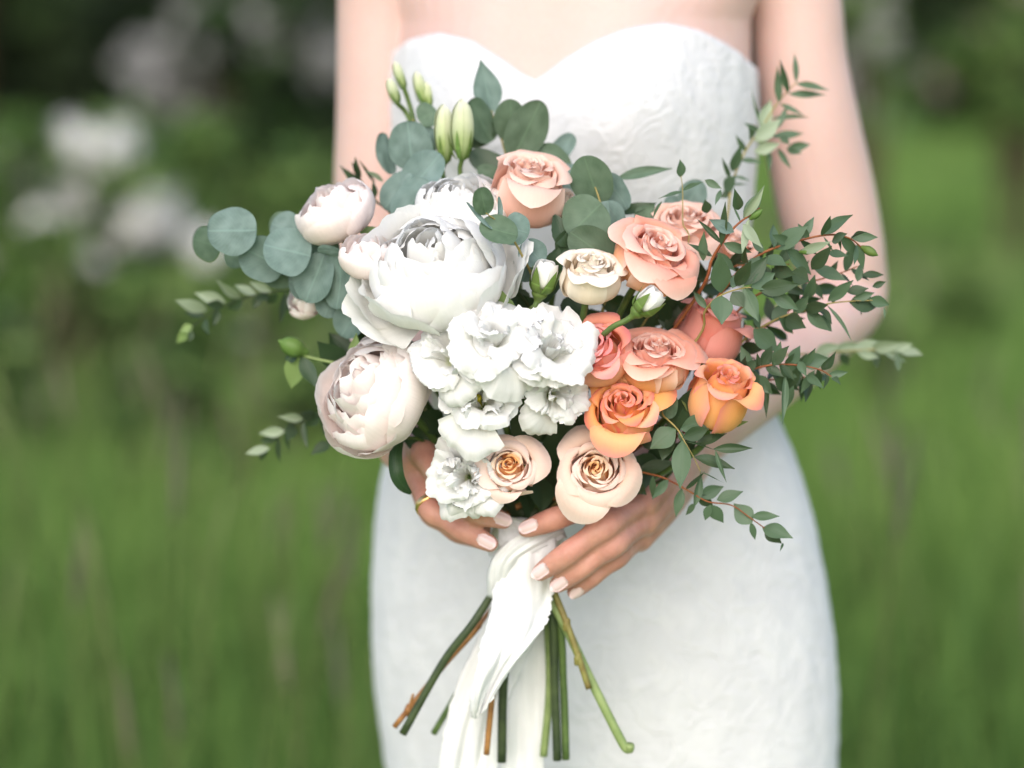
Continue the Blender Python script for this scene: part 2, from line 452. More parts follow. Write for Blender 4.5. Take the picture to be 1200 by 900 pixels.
def woody(name, label, cat, group, x, y, height, spread, nclump, nleaf, lsize, cols, seed, blossom=0, bcols=None, low=.1, multi=1, bsize=.05, bl_at=()):
    rs = np.random.default_rng(seed)
    root = empty(name, Matrix.Translation((x, y, 0)), label, cat, group)
    V, F = [], []
    cen, rad = [], []
    def add(v, f):
        o = sum(len(q) for q in V)
        V.append(v); F.extend([tuple(a + o for a in q) for q in f])
    for s in range(multi):
        a = rs.random() * 6.28; off = spread * .22 * (multi > 1)
        bx, by = x + math.cos(a) * off * .3, y + math.sin(a) * off * .3
        tx, ty = x + math.cos(a) * off * 2, y + math.sin(a) * off * 2
        r0 = .035 * height / max(1, multi ** .5)
        add(*tube([(bx, by, -.05), (lerp(bx, tx, .4), lerp(by, ty, .4), height * .4), (tx, ty, height * .85)], [r0, r0 * .7, r0 * .2], 7))
    for k in range(nclump):
        a = rs.random() * 6.28; zz = low + (1 - low) * (k + .5) / nclump
        prof = math.sin(math.pi * min(1, max(.12, zz * .86 + .1))) ** .6
        rr = spread * prof * (.35 + .6 * rs.random())
        c = (x + math.cos(a) * rr, y + math.sin(a) * rr, height * zz)
        cen.append(c); rad.append(spread * (.22 + .22 * rs.random()))
        add(*tube([(x, y, height * zz * .55), (lerp(x, c[0], .5), lerp(y, c[1], .5), height * zz * .85), c], [.012 * height, .008 * height, .003 * height], 5))
    part_world('trunk', root, np.vstack(V), F, M['bark'])
    v, f, c = leaf_cloud(nleaf, cen, rad, lsize, cols, rs, .9)
    part_world('crown', root, v, f, M['tint'], col=c, smooth=False)
    if blossom:
        bc, br = [], []
        for k in range(blossom):
            j = rs.integers(0, len(cen)); d = rs.normal(size=3); d[1] = -abs(d[1]); d /= np.linalg.norm(d)
            bc.append(np.array(cen[j]) + d * rad[j] * .9); br.append(.04 + .04 * rs.random())
        for (qx, qy, qr) in bl_at:
            for _ in range(2):
                bc.append(np.array(PY(qx + rs.normal(0, 5), qy + rs.normal(0, 5), y + rs.uniform(-.25, .1)))); br.append(qr * mpp(y))
        v, f, c = leaf_cloud(len(bc) * 60, bc, br, bsize, bcols, rs)
        part_world('blossom', root, v, f, M['tint'], col=c, smooth=False)
    return root

DK = [np.array(s2l(c)) for c in ((24, 36, 20), (36, 52, 28), (18, 26, 16), (50, 68, 36))]
MID = [np.array(s2l(c)) for c in ((70, 98, 50), (98, 126, 66), (56, 78, 42), (118, 144, 80))]
BL = [np.array(s2l(c)) for c in ((240, 240, 238), (224, 222, 222), (244, 243, 240))]
def atx(px, y): return (px - 600) / 1200 * WN * y
# dark trees closing the meadow
trees = [
 (-30, 34, 9.5, 3.6, 'dark leafy tree standing tall behind the white flowering bush'),
 (120, 40, 11, 4.2, 'broad dark tree rising behind the tall blossoming shrub'),
 (315, 32, 9.0, 3.0, 'narrow dark tree beside the tall blossoming shrub'),
 (520, 60, 14, 6.0, 'dark tree hidden behind the bride with its crown over her shoulder'),
 (760, 62, 14, 6.2, 'wide dark tree behind the bride at the meadow edge'),
 (960, 60, 13, 5.2, 'dark tree at the meadow edge behind the pale blossoming sapling'),
 (1090, 58, 12.5, 5.2, 'dense dark tree at the meadow edge beyond the brightest grass'),
 (1250, 60, 13.5, 5.6, 'dark tree at the meadow edge beside the pinkish flowering shrub'),
]
for i, (px, y, h, s, lab) in enumerate(trees):
    woody('dark_tree', lab, 'tree', 'dark trees closing the meadow', atx(px, y), y, h, s, 26, 5200, .035 * h, DK if i != 6 else DK + MID[:1], 40 + i, low=.03)
woody('flowering_bush', 'low bush with clusters of white blossom standing in the meadow grass', 'bush', None, atx(95, 8.6), 8.6, 1.10, .60, 16, 2600, .055, MID, 61, 8, BL, .25, 5, bl_at=((66, 190, 32), (42, 215, 20), (140, 172, 24), (178, 250, 34), (150, 262, 24), (102, 288, 32), (8, 200, 22), (80, 165, 18), (205, 260, 16), (70, 255, 18)))
woody('flowering_shrub', 'tall shrub with greyish white blossom in front of the dark trees', 'shrub', None, atx(285, 12.5), 12.5, 2.0, .50, 16, 2600, .07, DK + MID[:1], 62, 3, [b * .40 for b in BL], .5, 5, bl_at=((180, 78, 34), (235, 30, 36), (300, 40, 40), (350, 22, 34), (378, 70, 26), (215, 120, 28), (265, 75, 30), (330, 85, 22)))
woody('flowering_sapling', 'slim pale blossoming sapling at the meadow edge beside the bride', 'sapling', None, atx(1012, 14), 14, 1.9, .35, 10, 900, .07, MID, 63, 9, [b * .5 for b in BL], .55, 3)
woody('pink_shrub', 'pinkish white flowering shrub at the meadow edge by the dark trees', 'shrub', None, atx(1190, 15), 15, 2.0, .5, 12, 1400, .08, MID, 64, 8, [np.array(s2l((214, 188, 186)))], .55, 4)
woody('green_bush', 'leafy green bush growing between the blossoming bush and the bride', 'bush', None, atx(250, 9.6), 9.6, 1.05, .6, 14, 2400, .06, MID, 65, 0, None, .1, 4)
for i, (px, y, h) in enumerate(((20, 6.6, .62), (150, 7.4, .70), (215, 6.2, .58), (330, 7.8, .75), (70, 8.0, .8), (385, 6.4, .6), (1120, 9.5, .6), (1040, 8.0, .5))):
    woody('meadow_plant', 'leafy green weed clump standing in the meadow grass', 'weed', 'weed clumps in the grass', atx(px, y), y, h, .26, 9, 700, .05, MID, 80 + i, 0, None, .15, 4)
# tall seed-headed grass stalks behind the bride
def build_stalks():
    V, F, C = [], [], []
    rs = np.random.default_rng(5); o = 0
    for k in range(80):
        y = 2.9 + rs.random() ** 1.5 * 4.0
        px = rs.uniform(-60, 440) if rs.random() < .75 else rs.uniform(980, 1260)
        x = atx(px, y); h = .45 + .35 * rs.random(); ln = rs.normal(0, .06, 2)
        v, f = tube([(x, y, 0), (x + ln[0] * .4, y + ln[1] * .4, h * .6), (x + ln[0], y + ln[1], h)], [.0022, .0018, .0014], 4, 6)
        c = np.array(s2l((120, 128, 80)))
        V.append(v); F += [tuple(a + o for a in q) for q in f]; o += len(v); C.append(np.tile(c, (len(v), 1)))
        v, f = tube([(x + ln[0], y + ln[1], h), (x + ln[0] * 1.15, y + ln[1] * 1.1, h + .05), (x + ln[0] * 1.4, y + ln[1] * 1.3, h + .11)], [.003, .006, .0015], 5, 6)
        c = np.array(s2l(((126, 122, 100), (118, 132, 84), (110, 108, 92))[k % 3]))
        V.append(v); F += [tuple(a + o for a in q) for q in f]; o += len(v); C.append(np.tile(c, (len(v), 1)))
    me = make_mesh('seed_grass', np.vstack(V), F, M['grass'], col=np.vstack(C))
    tag(link('seed_grass', me), 'thin seed headed grass stalks standing in the meadow', 'grass', kind='stuff')
build_stalks()

# ------------------------------------------------------------------ the bride
AXY = 2.05
ROWS = [  # photo row, centre, half width (px on the plane of the body's axis), half depth (m)
 (-10, 672, 212, .098), (40, 670, 213, .104), (110, 669, 217, .110), (190, 669, 216, .112), (270, 672, 206, .106), (345, 679, 184, .096),
 (410, 684, 190, .098), (500, 689, 232, .112), (560, 692, 253, .122), (640, 697, 267, .130), (720, 702, 276, .134), (800, 707, 280, .134), (900, 713, 272, .132)]
RZ = []
for py, cx, hw, b in ROWS:
    p = PY(cx, py, AXY); RZ.append((p.z, p.x, hw * mpp(AXY) * 1.0, b))
zl = RZ[-1][0]
RZ += [(.52, RZ[-1][1] + .004, .182, .135), (.34, RZ[-1][1] + .004, .21, .18), (.15, RZ[-1][1] + .004, .33, .30), (.012, RZ[-1][1] + .004, .45, .42)]
RZ.sort()
_z = np.array([r[0] for r in RZ])
_x, _a, _b = (np.array([r[k] for r in RZ]) for k in (1, 2, 3))
def smooth_interp(z, tab):
    return sum(np.interp(z + d, _z, tab) * w for d, w in ((-.03, .2), (-.015, .2), (0, .2), (.015, .2), (.03, .2))) if z > .1 else np.interp(z, _z, tab)
YAW = R(-12)
Z_BUST = PY(670, 118, 1.94).z
def dress_pt(th, z, off=0.0):
    a = smooth_interp(z, _a) + off; b = smooth_interp(z, _b) + off; cx = smooth_interp(z, _x)
    x = a * math.sin(th); y = -b * math.cos(th)
    if math.cos(th) > 0:
        for s in (-1, 1):
            g = math.exp(-((x - s * .068) / .052) ** 2 - ((z - Z_BUST) / (.062 if z > Z_BUST else .075)) ** 2)
            y -= .034 * g
        g = math.exp(-(x / .12) ** 2 - ((z - .86) / .10) ** 2); y -= .012 * g
    c, s_ = math.cos(YAW), math.sin(YAW)
    return Vector((cx + x * c - y * s_ * -1 * -1, AXY + x * s_ + y * c, z)) if False else Vector((cx + x * c + y * math.sin(-YAW), AXY - x * math.sin(-YAW) + y * c, z))
NECK = [(300, 78), (460, 64), (468, 56), (482, 46), (512, 40), (550, 49), (590, 73), (612, 89), (627, 96), (640, 87), (662, 70), (700, 48), (740, 34), (780, 28), (820, 36), (850, 51), (872, 67), (884, 80), (1000, 86)]
_nx = np.array([n[0] for n in NECK]); _ny = np.array([n[1] for n in NECK])
def neck_z(th):
    if math.cos(th) < -.05: return PY(670, 82, AXY).z
    z = 1.28
    for _ in range(25):
        p = dress_pt(th, z); px, py = to_px(p)
        tgt = np.interp(px, _nx, _ny)
        z += (py - tgt) * mpp(p.y) * .8
    return z
person = empty('person', Matrix.Translation((smooth_interp(.3, _x), AXY, 0)), 'bride in a strapless white lace dress holding the bouquet in both hands', 'person')
# dress
NT_, NZ_ = 144, 190
zt = np.array([neck_z(2 * math.pi * i / NT_ - math.pi) for i in range(NT_)])
dv = []; rs = np.random.default_rng(11)
for j in range(NZ_ + 1):
    f = j / NZ_
    for i in range(NT_):
        th = 2 * math.pi * i / NT_ - math.pi
        top = zt[i]; g = f ** .72
        z = lerp(.012, top, g)
        p = dress_pt(th, z, .001 + .0006 * math.sin(31 * th + 40 * z) * math.sin(23 * z * 3 + 5 * th) + .0003 * rs.normal())
        dv.append(p)
# rolled top hem
for k, (off, dz) in enumerate(((-.003, .0012), (-.006, -.004), (-.006, -.02))):
    for i in range(NT_):
        th = 2 * math.pi * i / NT_ - math.pi
        dv.append(dress_pt(th, zt[i], off) + Vector((0, 0, dz)))
part_world('dress', person, np.array([tuple(p) for p in dv]), grid_faces(NT_, NZ_ + 3, True), M['lace'])

# body: overlapping closed volumes fused into one continuous skin
BV, BF = [], []
def body_add(v, f):
    o = sum(len(q) for q in BV)
    BV.append(np.asarray(v)); BF.extend([tuple(int(a) + o for a in q) for q in f])
def loft(rings):
    n = len(rings[0]); V = np.vstack(rings)
    F = [tuple(int(x) for x in q) for q in grid_faces(n, len(rings) - 1, True)]
    F.append(tuple(range(n))[::-1]); F.append(tuple(range(len(V) - n, len(V))))
    return V, F
rings = []
for z in np.linspace(.95, 1.335, 36):
    rings.append([tuple(dress_pt(2 * math.pi * i / 56, z, -.0045)) for i in range(56)])
cxs = smooth_interp(1.33, _x)
for z, a, b, dy in ((1.36, .158, .094, 0), (1.385, .156, .086, .004), (1.41, .135, .074, .010), (1.432, .098, .062, .015), (1.455, .066, .055, .018), (1.49, .054, .054, .016), (1.54, .053, .054, .010)):
    rings.append([(cxs + a * math.sin(q) * math.cos(YAW) + b * math.cos(q) * math.sin(YAW), AXY + dy - b * math.cos(q) - a * math.sin(q) * math.sin(-YAW), z) for q in [2 * math.pi * i / 56 for i in range(56)]])
body_add(*loft(rings))
# head
hx, hy = cxs - .01, AXY - .012
rings = []
for z, a, b, dy in ((1.515, .03, .04, -.03), (1.53, .046, .065, -.02), (1.56, .060, .085, -.012), (1.60, .071, .095, -.003), (1.645, .075, .098, .002), (1.69, .072, .095, .005), (1.725, .055, .075, .008), (1.742, .025, .04, .01)):
    rings.append([(hx + a * math.sin(q), hy + dy - b * math.cos(q) * (1 + .0 * q), z) for q in [2 * math.pi * i / 40 for i in range(40)]])
body_add(*loft(rings))
body_add(*tube([(hx, hy - .098, 1.645), (hx, hy - .112, 1.612), (hx, hy - .105, 1.60)], [.007, .011, .009], 10))
for s in (-1, 1):
    body_add(*tube([(hx + s * .074, hy + .012, 1.60), (hx + s * .08, hy + .018, 1.63), (hx + s * .076, hy + .02, 1.655)], [.006, .010, .008], 8))
body_add(*tube([(hx - .02, hy - .094, 1.572), (hx, hy - .102, 1.572), (hx + .02, hy - .094, 1.572)], [.004, .008, .004], 8))
def limb(spec, n=28):
    body_add(*tube([PY(a, b, Y) for a, b, Y, r in spec], [r for *_, r in spec], n, seg=len(spec) * 7))
limb([(880, -85, 2.075, .046), (915, -40, 2.072, .046), (931, 10, 2.068, .0405), (938, 70, 2.068, .0395), (951, 150, 2.07, .0415), (968, 235, 2.075, .0430), (984, 305, 2.075, .0395), (992, 352, 2.07, .0335), (955, 386, 2.02, .0355), (898, 437, 1.95, .0325), (838, 492, 1.885, .0265), (805, 524, 1.855, .0235)])
limb([(482, -85, 2.075, .046), (458, -40, 2.075, .046), (450, 10, 2.075, .0400), (449, 70, 2.075, .0395), (449, 150, 2.075, .0405), (447, 220, 2.075, .0410), (446, 300, 2.07, .0395), (447, 365, 2.06, .0345), (452, 412, 2.0, .0350), (462, 462, 1.93, .030), (470, 500, 1.875, .0245), (474, 520, 1.85, .0225)])
# hands
def finger(pts, r=(.0105, .0098, .0086, .0066), n=16):
    P = [PY(*p) for p in pts]
    P2 = [P[0], lerp(P[0], P[1], .5), P[1], lerp(P[1], P[2], .5), P[2], lerp(P[2], P[3], .55), P[3]]
    rr = [r[0], r[0] * .88, r[1] * 1.07, r[1] * .88, r[2] * 1.05, r[2] * .95, r[3]]
    body_add(*tube(P2, rr, n, seg=30))
    return P
HANDS = {}
# hand coming from the far elbow side (four fingers across the ribbon)
HANDS['a'] = [
 finger([(741, 571, 1.782), (694, 592, 1.742), (650, 608, 1.738), (617, 620, 1.742)]),
 finger([(752, 590, 1.775), (709, 617, 1.732), (665, 649, 1.730), (633, 671, 1.739)]),
 finger([(754, 610, 1.778), (718, 638, 1.738), (682, 664, 1.738), (654, 685, 1.745)]),
 finger([(748, 630, 1.788), (722, 653, 1.754), (693, 676, 1.752), (673, 693, 1.757)], (.0094, .0086, .0076, .006))]
W_a = PY(805, 524, 1.855)
for (k, r1) in ((0, .0125), (1, .0128), (2, .0125), (3, .0115)):
    m = HANDS['a'][k][0]
    s = W_a + Vector(((-.012, 0, .010), (-.004, -.006, .003), (0, -.004, -.006), (.002, .002, -.014))[k])
    body_add(*tube([s, lerp(s, m, .5) + Vector((0, -.004, 0)), m], [.017, .0155, r1], 16, seg=14))
body_add(*tube([W_a, lerp(W_a, PY(752, 590, 1.785), .6), PY(748, 600, 1.79)], [.021, .019, .014], 16, seg=12))
body_add(*tube([W_a + Vector((-.01, 0, .005)), PY(755, 545, 1.835), PY(715, 570, 1.825), PY(672, 590, 1.815)], [.015, .0135, .011, .0085], 14, seg=20))   # thumb behind the grip
# hand coming from the near elbow side
HANDS['b'] = [
 finger([(497, 532, 1.772), (526, 578, 1.740), (560, 600, 1.738), (590, 610, 1.744)]),
 finger([(488, 541, 1.785), (512, 592, 1.768), (540, 612, 1.772), (566, 620, 1.782)]),
 finger([(485, 549, 1.790), (507, 598, 1.758), (542, 621, 1.745), (574, 637, 1.745)]),
 finger([(483, 552, 1.812), (505, 602, 1.795), (535, 624, 1.790), (562, 634, 1.790)], (.0092, .0084, .0075, .006))]
W_b = PY(474, 520, 1.85)
for k in range(4):
    m = HANDS['b'][k][0]
    s = W_b + Vector(((.008, -.010, .006), (.004, -.005, .002), (0, 0, 0), (0, .004, -.004))[k])
    body_add(*tube([s, lerp(s, m, .5), m], [.0165, .015, .0115], 16, seg=14))
body_add(*tube([W_b, PY(520, 545, 1.84), PY(560, 580, 1.825), PY(590, 600, 1.82)], [.015, .0135, .011, .0085], 14, seg=20))

def fuse(V, F, voxel, smooth_it):
    me = bpy.data.meshes.new('body_raw'); me.from_pydata([tuple(p) for p in V], [], F); me.update()
    o = bpy.data.objects.new('body_raw', me); COL.objects.link(o)
    m = o.modifiers.new('r', 'REMESH'); m.mode = 'VOXEL'; m.voxel_size = voxel; m.use_smooth_shade = True
    s = o.modifiers.new('s', 'SMOOTH'); s.iterations = smooth_it; s.factor = .5
    dg = bpy.context.evaluated_depsgraph_get()
    res = bpy.data.meshes.new_from_object(o.evaluated_get(dg))
    bpy.data.objects.remove(o)
    return res
bm_ = fuse(np.vstack(BV), BF, .0020, 4)
bm_.transform(ROOTM[person].inverted()); bm_.name = 'body'
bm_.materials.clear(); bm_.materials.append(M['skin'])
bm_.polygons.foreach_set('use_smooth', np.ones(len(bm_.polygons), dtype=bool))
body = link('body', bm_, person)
# hair drawn back above the frame
rings = []
for z, a, b, dy in ((1.53, .045, .03, .075), (1.57, .075, .07, .035), (1.62, .085, .092, .022), (1.67, .087, .10, .012), (1.71, .078, .095, .01), (1.745, .05, .062, .012), (1.758, .015, .02, .012)):
    rings.append([(hx + a * math.sin(q), hy + dy + .014 - b * math.cos(q) * (.86 if math.cos(q) > 0 else 1.12), z) for q in [2 * math.pi * i / 40 for i in range(40)]])
v, f = loft(rings)
part_world('hair', person, v, f, M['hair'])
# fingernails
def nail(P, wid, ln, nh, k=1.0):
    a, b = P[2], P[3]
    x, y, n = frame(b - a, Vector(nh))
    V = []; uvs = []
    for j in range(8):
        for i in range(7):
            u = i / 6 * 2 - 1; v = j / 7
            ww = wid * .5 * (1 - .22 * max(0, (v - .7) / .3) ** 2 - .25 * max(0, (.25 - v) / .25) ** 2)
            q = b + x * (-ln * .82 + ln * v * 1.12 - .0014 * u * u * v) + y * (u * ww) + n * (lerp(.0083, .0072, v) * k + .0004 - .0024 * u * u - .0016 * max(0, v - .6) ** 2)
            V.append(tuple(q))
    nt = len(V)
    V += [tuple(Vector(p) - n * .0011) for p in V]
    F = [tuple(int(k) for k in q) for q in grid_faces(6, 7)]
    F += [tuple(k + nt for k in q[::-1]) for q in F]
    ring = [i for i in range(7)] + [j * 7 + 6 for j in range(1, 8)] + [49 + i for i in range(5, -1, -1)] + [j * 7 for j in range(6, 0, -1)]
    for k in range(len(ring)):
        p, q = ring[k], ring[(k + 1) % len(ring)]
        F.append((p, q, q + nt, p + nt))
    part_world('fingernail', body, V, F, M['nail'])
for k, nh in enumerate(((.15, -1, .5), (.0, -1, .35), (.05, -1, .25), (.35, -1, .1))):
    nail(HANDS['a'][k], .0094 if k < 3 else .0078, .0138 if k < 3 else .0112, nh, 1 if k < 3 else .9)
nail(HANDS['b'][0], .0094, .0138, (-.1, -1, .35))
nail(HANDS['b'][2], .0092, .0134, (-.1, -1, .3))

# ring
f3 = HANDS['b'][2]
rc = lerp(f3[0], f3[1], .88); rx, ry, rn = frame(f3[1] - f3[0], Vector((0, -1, .2)))
V = []; n1, n2 = 40, 10
for i in range(n1):
    a = 2 * math.pi * i / n1; d = ry * math.cos(a) + rn * math.sin(a)
    for j in range(n2):
        b = 2 * math.pi * j / n2
        V.append(tuple(rc + d * (.0108 + .0009 * math.cos(b)) + rx * (.0026 * math.sin(b))))
F = np.array([(i * n2 + j, i * n2 + (j + 1) % n2, ((i + 1) % n1) * n2 + (j + 1) % n2, ((i + 1) % n1) * n2 + j) for i in range(n1) for j in range(n2)])
ro = empty('ring', Matrix.Translation(rc), 'plain gold ring worn on the finger beside the ruffled white lisianthus', 'ring')
part_world('band', ro, V, F, M['gold'])

# ------------------------------------------------------------------ the bouquet
BIND = PY(618, 640, 1.782)
def Yd(px, py):
    return 1.695 + .075 * ((px - 600) / 330) ** 2 + (.125 * ((py - 420) / 240) ** 2 if py < 420 else .045 * ((py - 420) / 140) ** 2)

class Waves:
    def __init__(s, rs, n=3, f=2.2):
        s.p = [(rs.normal(0, f), rs.normal(0, f), rs.uniform(0, 6.28), rs.uniform(.4, 1)) for _ in range(n)]
    def __call__(s, u, v): return sum(a * np.sin(fu * u + fv * v + ph) for fu, fv, ph, a in s.p) / len(s.p)

def petal_mesh(rs, ctrl, phi0, Phi, scale, mat, nu=12, nv=12, tiprnd=.25, tippow=2.2, spiral=0, curl=0, ruffle=0, rfreq=3, noise=.03, serr=0, base=.55, cup=0, notch=0, frill=0):
    C = catmull([(a, b) for a, b in ctrl], 60)
    seg = np.r_[0, np.cumsum(np.linalg.norm(np.diff(C, axis=0), axis=1))]; seg /= seg[-1]
    T = np.gradient(C, axis=0); T /= np.linalg.norm(T, axis=1)[:, None]
    u = np.linspace(-1, 1, nu + 1); v = np.linspace(0, 1, nv + 1) ** .9
    Vv, U = np.meshgrid(v, u, indexing='ij')
    edge_t = 1 - tiprnd * np.abs(U) ** tippow - notch * np.exp(-(U / .16) ** 2)
    if serr: edge_t = edge_t + serr * rs.normal(0, 1, nu + 1)[None, :] * Vv ** 4
    t = Vv * edge_t
    Rr = np.interp(t, seg, C[:, 0]); Z = np.interp(t, seg, C[:, 1])
    tr = np.interp(t, seg, T[:, 0]); tz = np.interp(t, seg, T[:, 1])
    s = np.clip(Vv / .5, 0, 1); s = s * s * (3 - 2 * s)
    ang = phi0 + U * Phi * (base + (1 - base) * s)
    w = Waves(rs)
    off = curl * np.clip((np.abs(U) - .5) / .5, 0, 1) ** 2 * Vv ** 1.5 + noise * w(U, Vv * 2) * (.25 + Vv) - cup * (U ** 2) * Vv
    if ruffle:
        ph, ph2 = rs.uniform(0, 6.28, 2)
        off = off + ruffle * Vv ** 2.6 * (np.sin(rfreq * math.pi * U + ph) * .7 + np.sin(rfreq * 1.83 * math.pi * U + ph2) * .45)
    if frill:
        fq = rs.uniform(5, 7); ph = rs.uniform(0, 6.28)
        off = off + frill * Vv ** 6 * (np.sin(fq * math.pi * U + ph) + .6 * np.sin(fq * 1.7 * math.pi * U + 2 * ph))
    r = Rr + tz * off + spiral * U * (.3 + .7 * Vv); z = Z - tr * off
    r = np.maximum(r, .004)
    P = np.stack([r * np.cos(ang), r * np.sin(ang), z], -1).reshape(-1, 3) * scale
    uv = np.stack([(U + 1) / 2, t], -1).reshape(-1, 2)
    return make_mesh('petal', P, grid_faces(nu, nv), mat, uv)

def rose_geo(rs, op=.75, n=24, tall=1.0):
    """list of petal keyword sets in units of the bloom's radius: a high centred cup whose last petals fold back"""
    out = []
    om = lerp(.62, 1.0, op); n = int(n * 1.25)
    for i in range(n):
        f = i / (n - 1)
        o = f ** .9 * om
        rm = .07 + .80 * o; rt = .035 + .80 * o ** lerp(1.0, 1.25, op)
        z0 = (1.16 - .10 * f - .34 * f ** 2 * op) * tall
        last = max(0, (f - .62) / .38)
        c = (.03 + .10 * o + .42 * last ** 1.5 * (.35 + .65 * op) * rs.uniform(.3, 1.25))
        zt_ = z0 * (1 + rs.normal(0, .03))
        out.append(dict(ctrl=[(.04, 0), (rm * .86, .13 * tall), (rm * 1.05, .42 * tall), (lerp(rm, rt, .6) * 1.02, .74 * z0), (rt, zt_ * .97), (rt + c * .7, zt_), (rt + c * 1.35, zt_ - c * .65)],
                        phi0=i * 2.3999 + rs.normal(0, .15), Phi=lerp(R(116), R(60), f ** .7), tiprnd=lerp(.12, .34, f) * rs.uniform(.8, 1.25), tippow=rs.uniform(1.3, 2.0),
                        spiral=.05, curl=.01 + .20 * f ** 1.6 * op * rs.uniform(.4, 1.3), noise=.012 + .032 * f, ruffle=.006 + .03 * f, rfreq=rs.uniform(1.0, 2.0), base=.7, nu=16, nv=15))
    k = 1 / max(p['ctrl'][-2][0] for p in out)
    for p in out: p['ctrl'] = [(a * k, b * k) for a, b in p['ctrl']]; p['spiral'] *= k
    return out

def peony_geo(rs, guard=9, inner=40, loose=.2, gl=1.0, crown=1.0):
    """a globe of crumpled incurved petals in wide guard petals"""
    out = []
    for i in range(inner):
        f = (i + .5) / inner
        rr = .04 + .84 * f ** .58
        top = (1.12 - .26 * f ** 2.2 + rs.normal(0, .035)) * lerp(1, gl, .6)
        close = lerp(.45, rs.uniform(.55, .86), min(1, f * 2.5))
        out.append(dict(ctrl=[(.03, .06), (rr * .84, .12), (rr * 1.12, .42), (rr * 1.08, .72), (rr * lerp(1, close, .45), top * .95), (rr * close, top)], phi0=i * 2.3999 + rs.normal(0, .25),
                        Phi=lerp(R(85), R(40), f ** .6) * rs.uniform(.85, 1.2), tiprnd=.20, tippow=2.4, noise=.06, ruffle=.045 * crown, rfreq=rs.uniform(.9, 1.6), curl=rs.uniform(-.02, .06), serr=.004, frill=.004, base=.5, notch=rs.uniform(0, .06), nu=18, nv=14, spiral=.03))
    for i in range(guard):
        l = loose * rs.random()
        tz = rs.uniform(.78, 1.02) * gl
        out.append(dict(ctrl=[(.05, 0), (.58 + .1 * l, .0), (.94 + .1 * l, .28 - .1 * l), (1.0 + .3 * l, .60 * gl - .2 * l), (.88 + .5 * l, tz * .93 - .35 * l), (.74 + .75 * l, tz - .4 * l)], phi0=i * 2 * math.pi / guard * 1.02 + (i % 2) * .3 + rs.normal(0, .12),
                        Phi=R(50), tiprnd=.28, tippow=2.4, noise=.055, ruffle=.03, rfreq=1.3, curl=-.02 + .08 * l, base=.5, nu=20, nv=14, notch=.10 * rs.random(), serr=.008, frill=.006))
    return out

def lisi_geo(rs, layers=3, ruf=.11, flare=1.0):
    """broad thin petals in a loose funnel, softly folded rims"""
    out = []
    for l in range(layers):
        f = l / max(1, layers - 1)
        n = 4 if l == 0 else 5
        for k in range(n):
            j = rs.normal(0, .07)
            rt = lerp(.30, .98, f ** .9) * (1 + j); zt_ = lerp(1.0, .66, f * flare) + rs.normal(0, .07)
            rmid = lerp(.22, .62, f)
            lip = rs.uniform(-.04, .20) * flare
            out.append(dict(ctrl=[(.03, 0), (lerp(.08, .18, f), .22), (rmid * .66, .48), (rmid, lerp(.78, .68, f)), (rt, zt_), (rt + lip, zt_ - lip * rs.uniform(.3, 1.3) * (.3 + f))],
                            phi0=k * 2 * math.pi / n + l * .66 + rs.normal(0, .16), Phi=R(lerp(68, 50, f)), tiprnd=.17, tippow=2.8, noise=.085, ruffle=ruf, rfreq=rs.uniform(.8, 1.7), serr=.011, base=.6, curl=rs.uniform(-.05, .10), frill=.022,
                            nu=34, nv=17, spiral=.07))
    return out

BOTTOMS = {}
def facing(face, roll=0):
    z = Vector(face).normalized()
    x = Vector((1, 0, 0)) - z * z.x
    if x.length < .1: x = Vector((0, 0, 1)) - z * z.z
    x.normalize(); y = z.cross(x)
    return Matrix((x, y, z)).transposed() @ Matrix.Rotation(roll, 3, 'Z')

LEAF = {}
def leaf_mesh(kind, mat, var):
    key = (kind, mat.name, var)
    if key in LEAF: return LEAF[key]
    rs = np.random.default_rng(hash((kind, var)) % 1000 if False else 17 * var + len(kind))
    nv, nu = (16, 6) if kind == 'round' else (12, 6) if kind in ('rose', 'strap') else (9, 4)
    V, U = [], []
    bend = rs.uniform(-.16, .16); fold = rs.uniform(.05, .28); tw = rs.uniform(-.35, .35)
    if kind == 'round': fold = rs.uniform(-.04, .10); bend = rs.uniform(-.14, .14); tw *= .5
    cupk = rs.uniform(-.35, .55)
    for j in range(nv + 1):
        s = j / nv
        if kind == 'round':
            s = .5 - .5 * math.cos(math.pi * j / nv)
            w = math.sqrt(max(0, 1 - (2 * s ** (.86 + .05 * (var % 3)) - 1) ** 2)) ** (.84 + .05 * (var % 4)) * (1 + .03 * math.sin(9 * s + var))
        elif kind == 'rose':
            w = (math.sin(math.pi * s ** .72) ** .85 if 0 < s < 1 else 0) + (.05 if j % 2 and 0 < s < 1 else 0)
        elif kind == 'strap':
            w = math.sin(math.pi * min(1, s * .94 + .04)) ** .5 * (1 - .5 * s) if s < 1 else .02
        else:
            w = math.sin(math.pi * s ** .80) ** 1.12 if 0 < s < 1 else 0
        w = max(w, .035)
        for i in range(nu + 1):
            q = i / nu * 2 - 1
            a = tw * (s - .3) * q
            z = bend * (4 * s * (1 - s) - 1) * .5 + (abs(q) * w * .5 * fold) + .012 * math.sin(7 * s + 3 * q + var) + a * w * .3 + (cupk * q * q * w * w * .25 if kind == 'round' else 0)
            V.append((s, q * w * .5, z)); U.append((s, i / nu))
    LEAF[key] = make_mesh('leaf', V, grid_faces(nu, nv), mat, U)
    return LEAF[key]

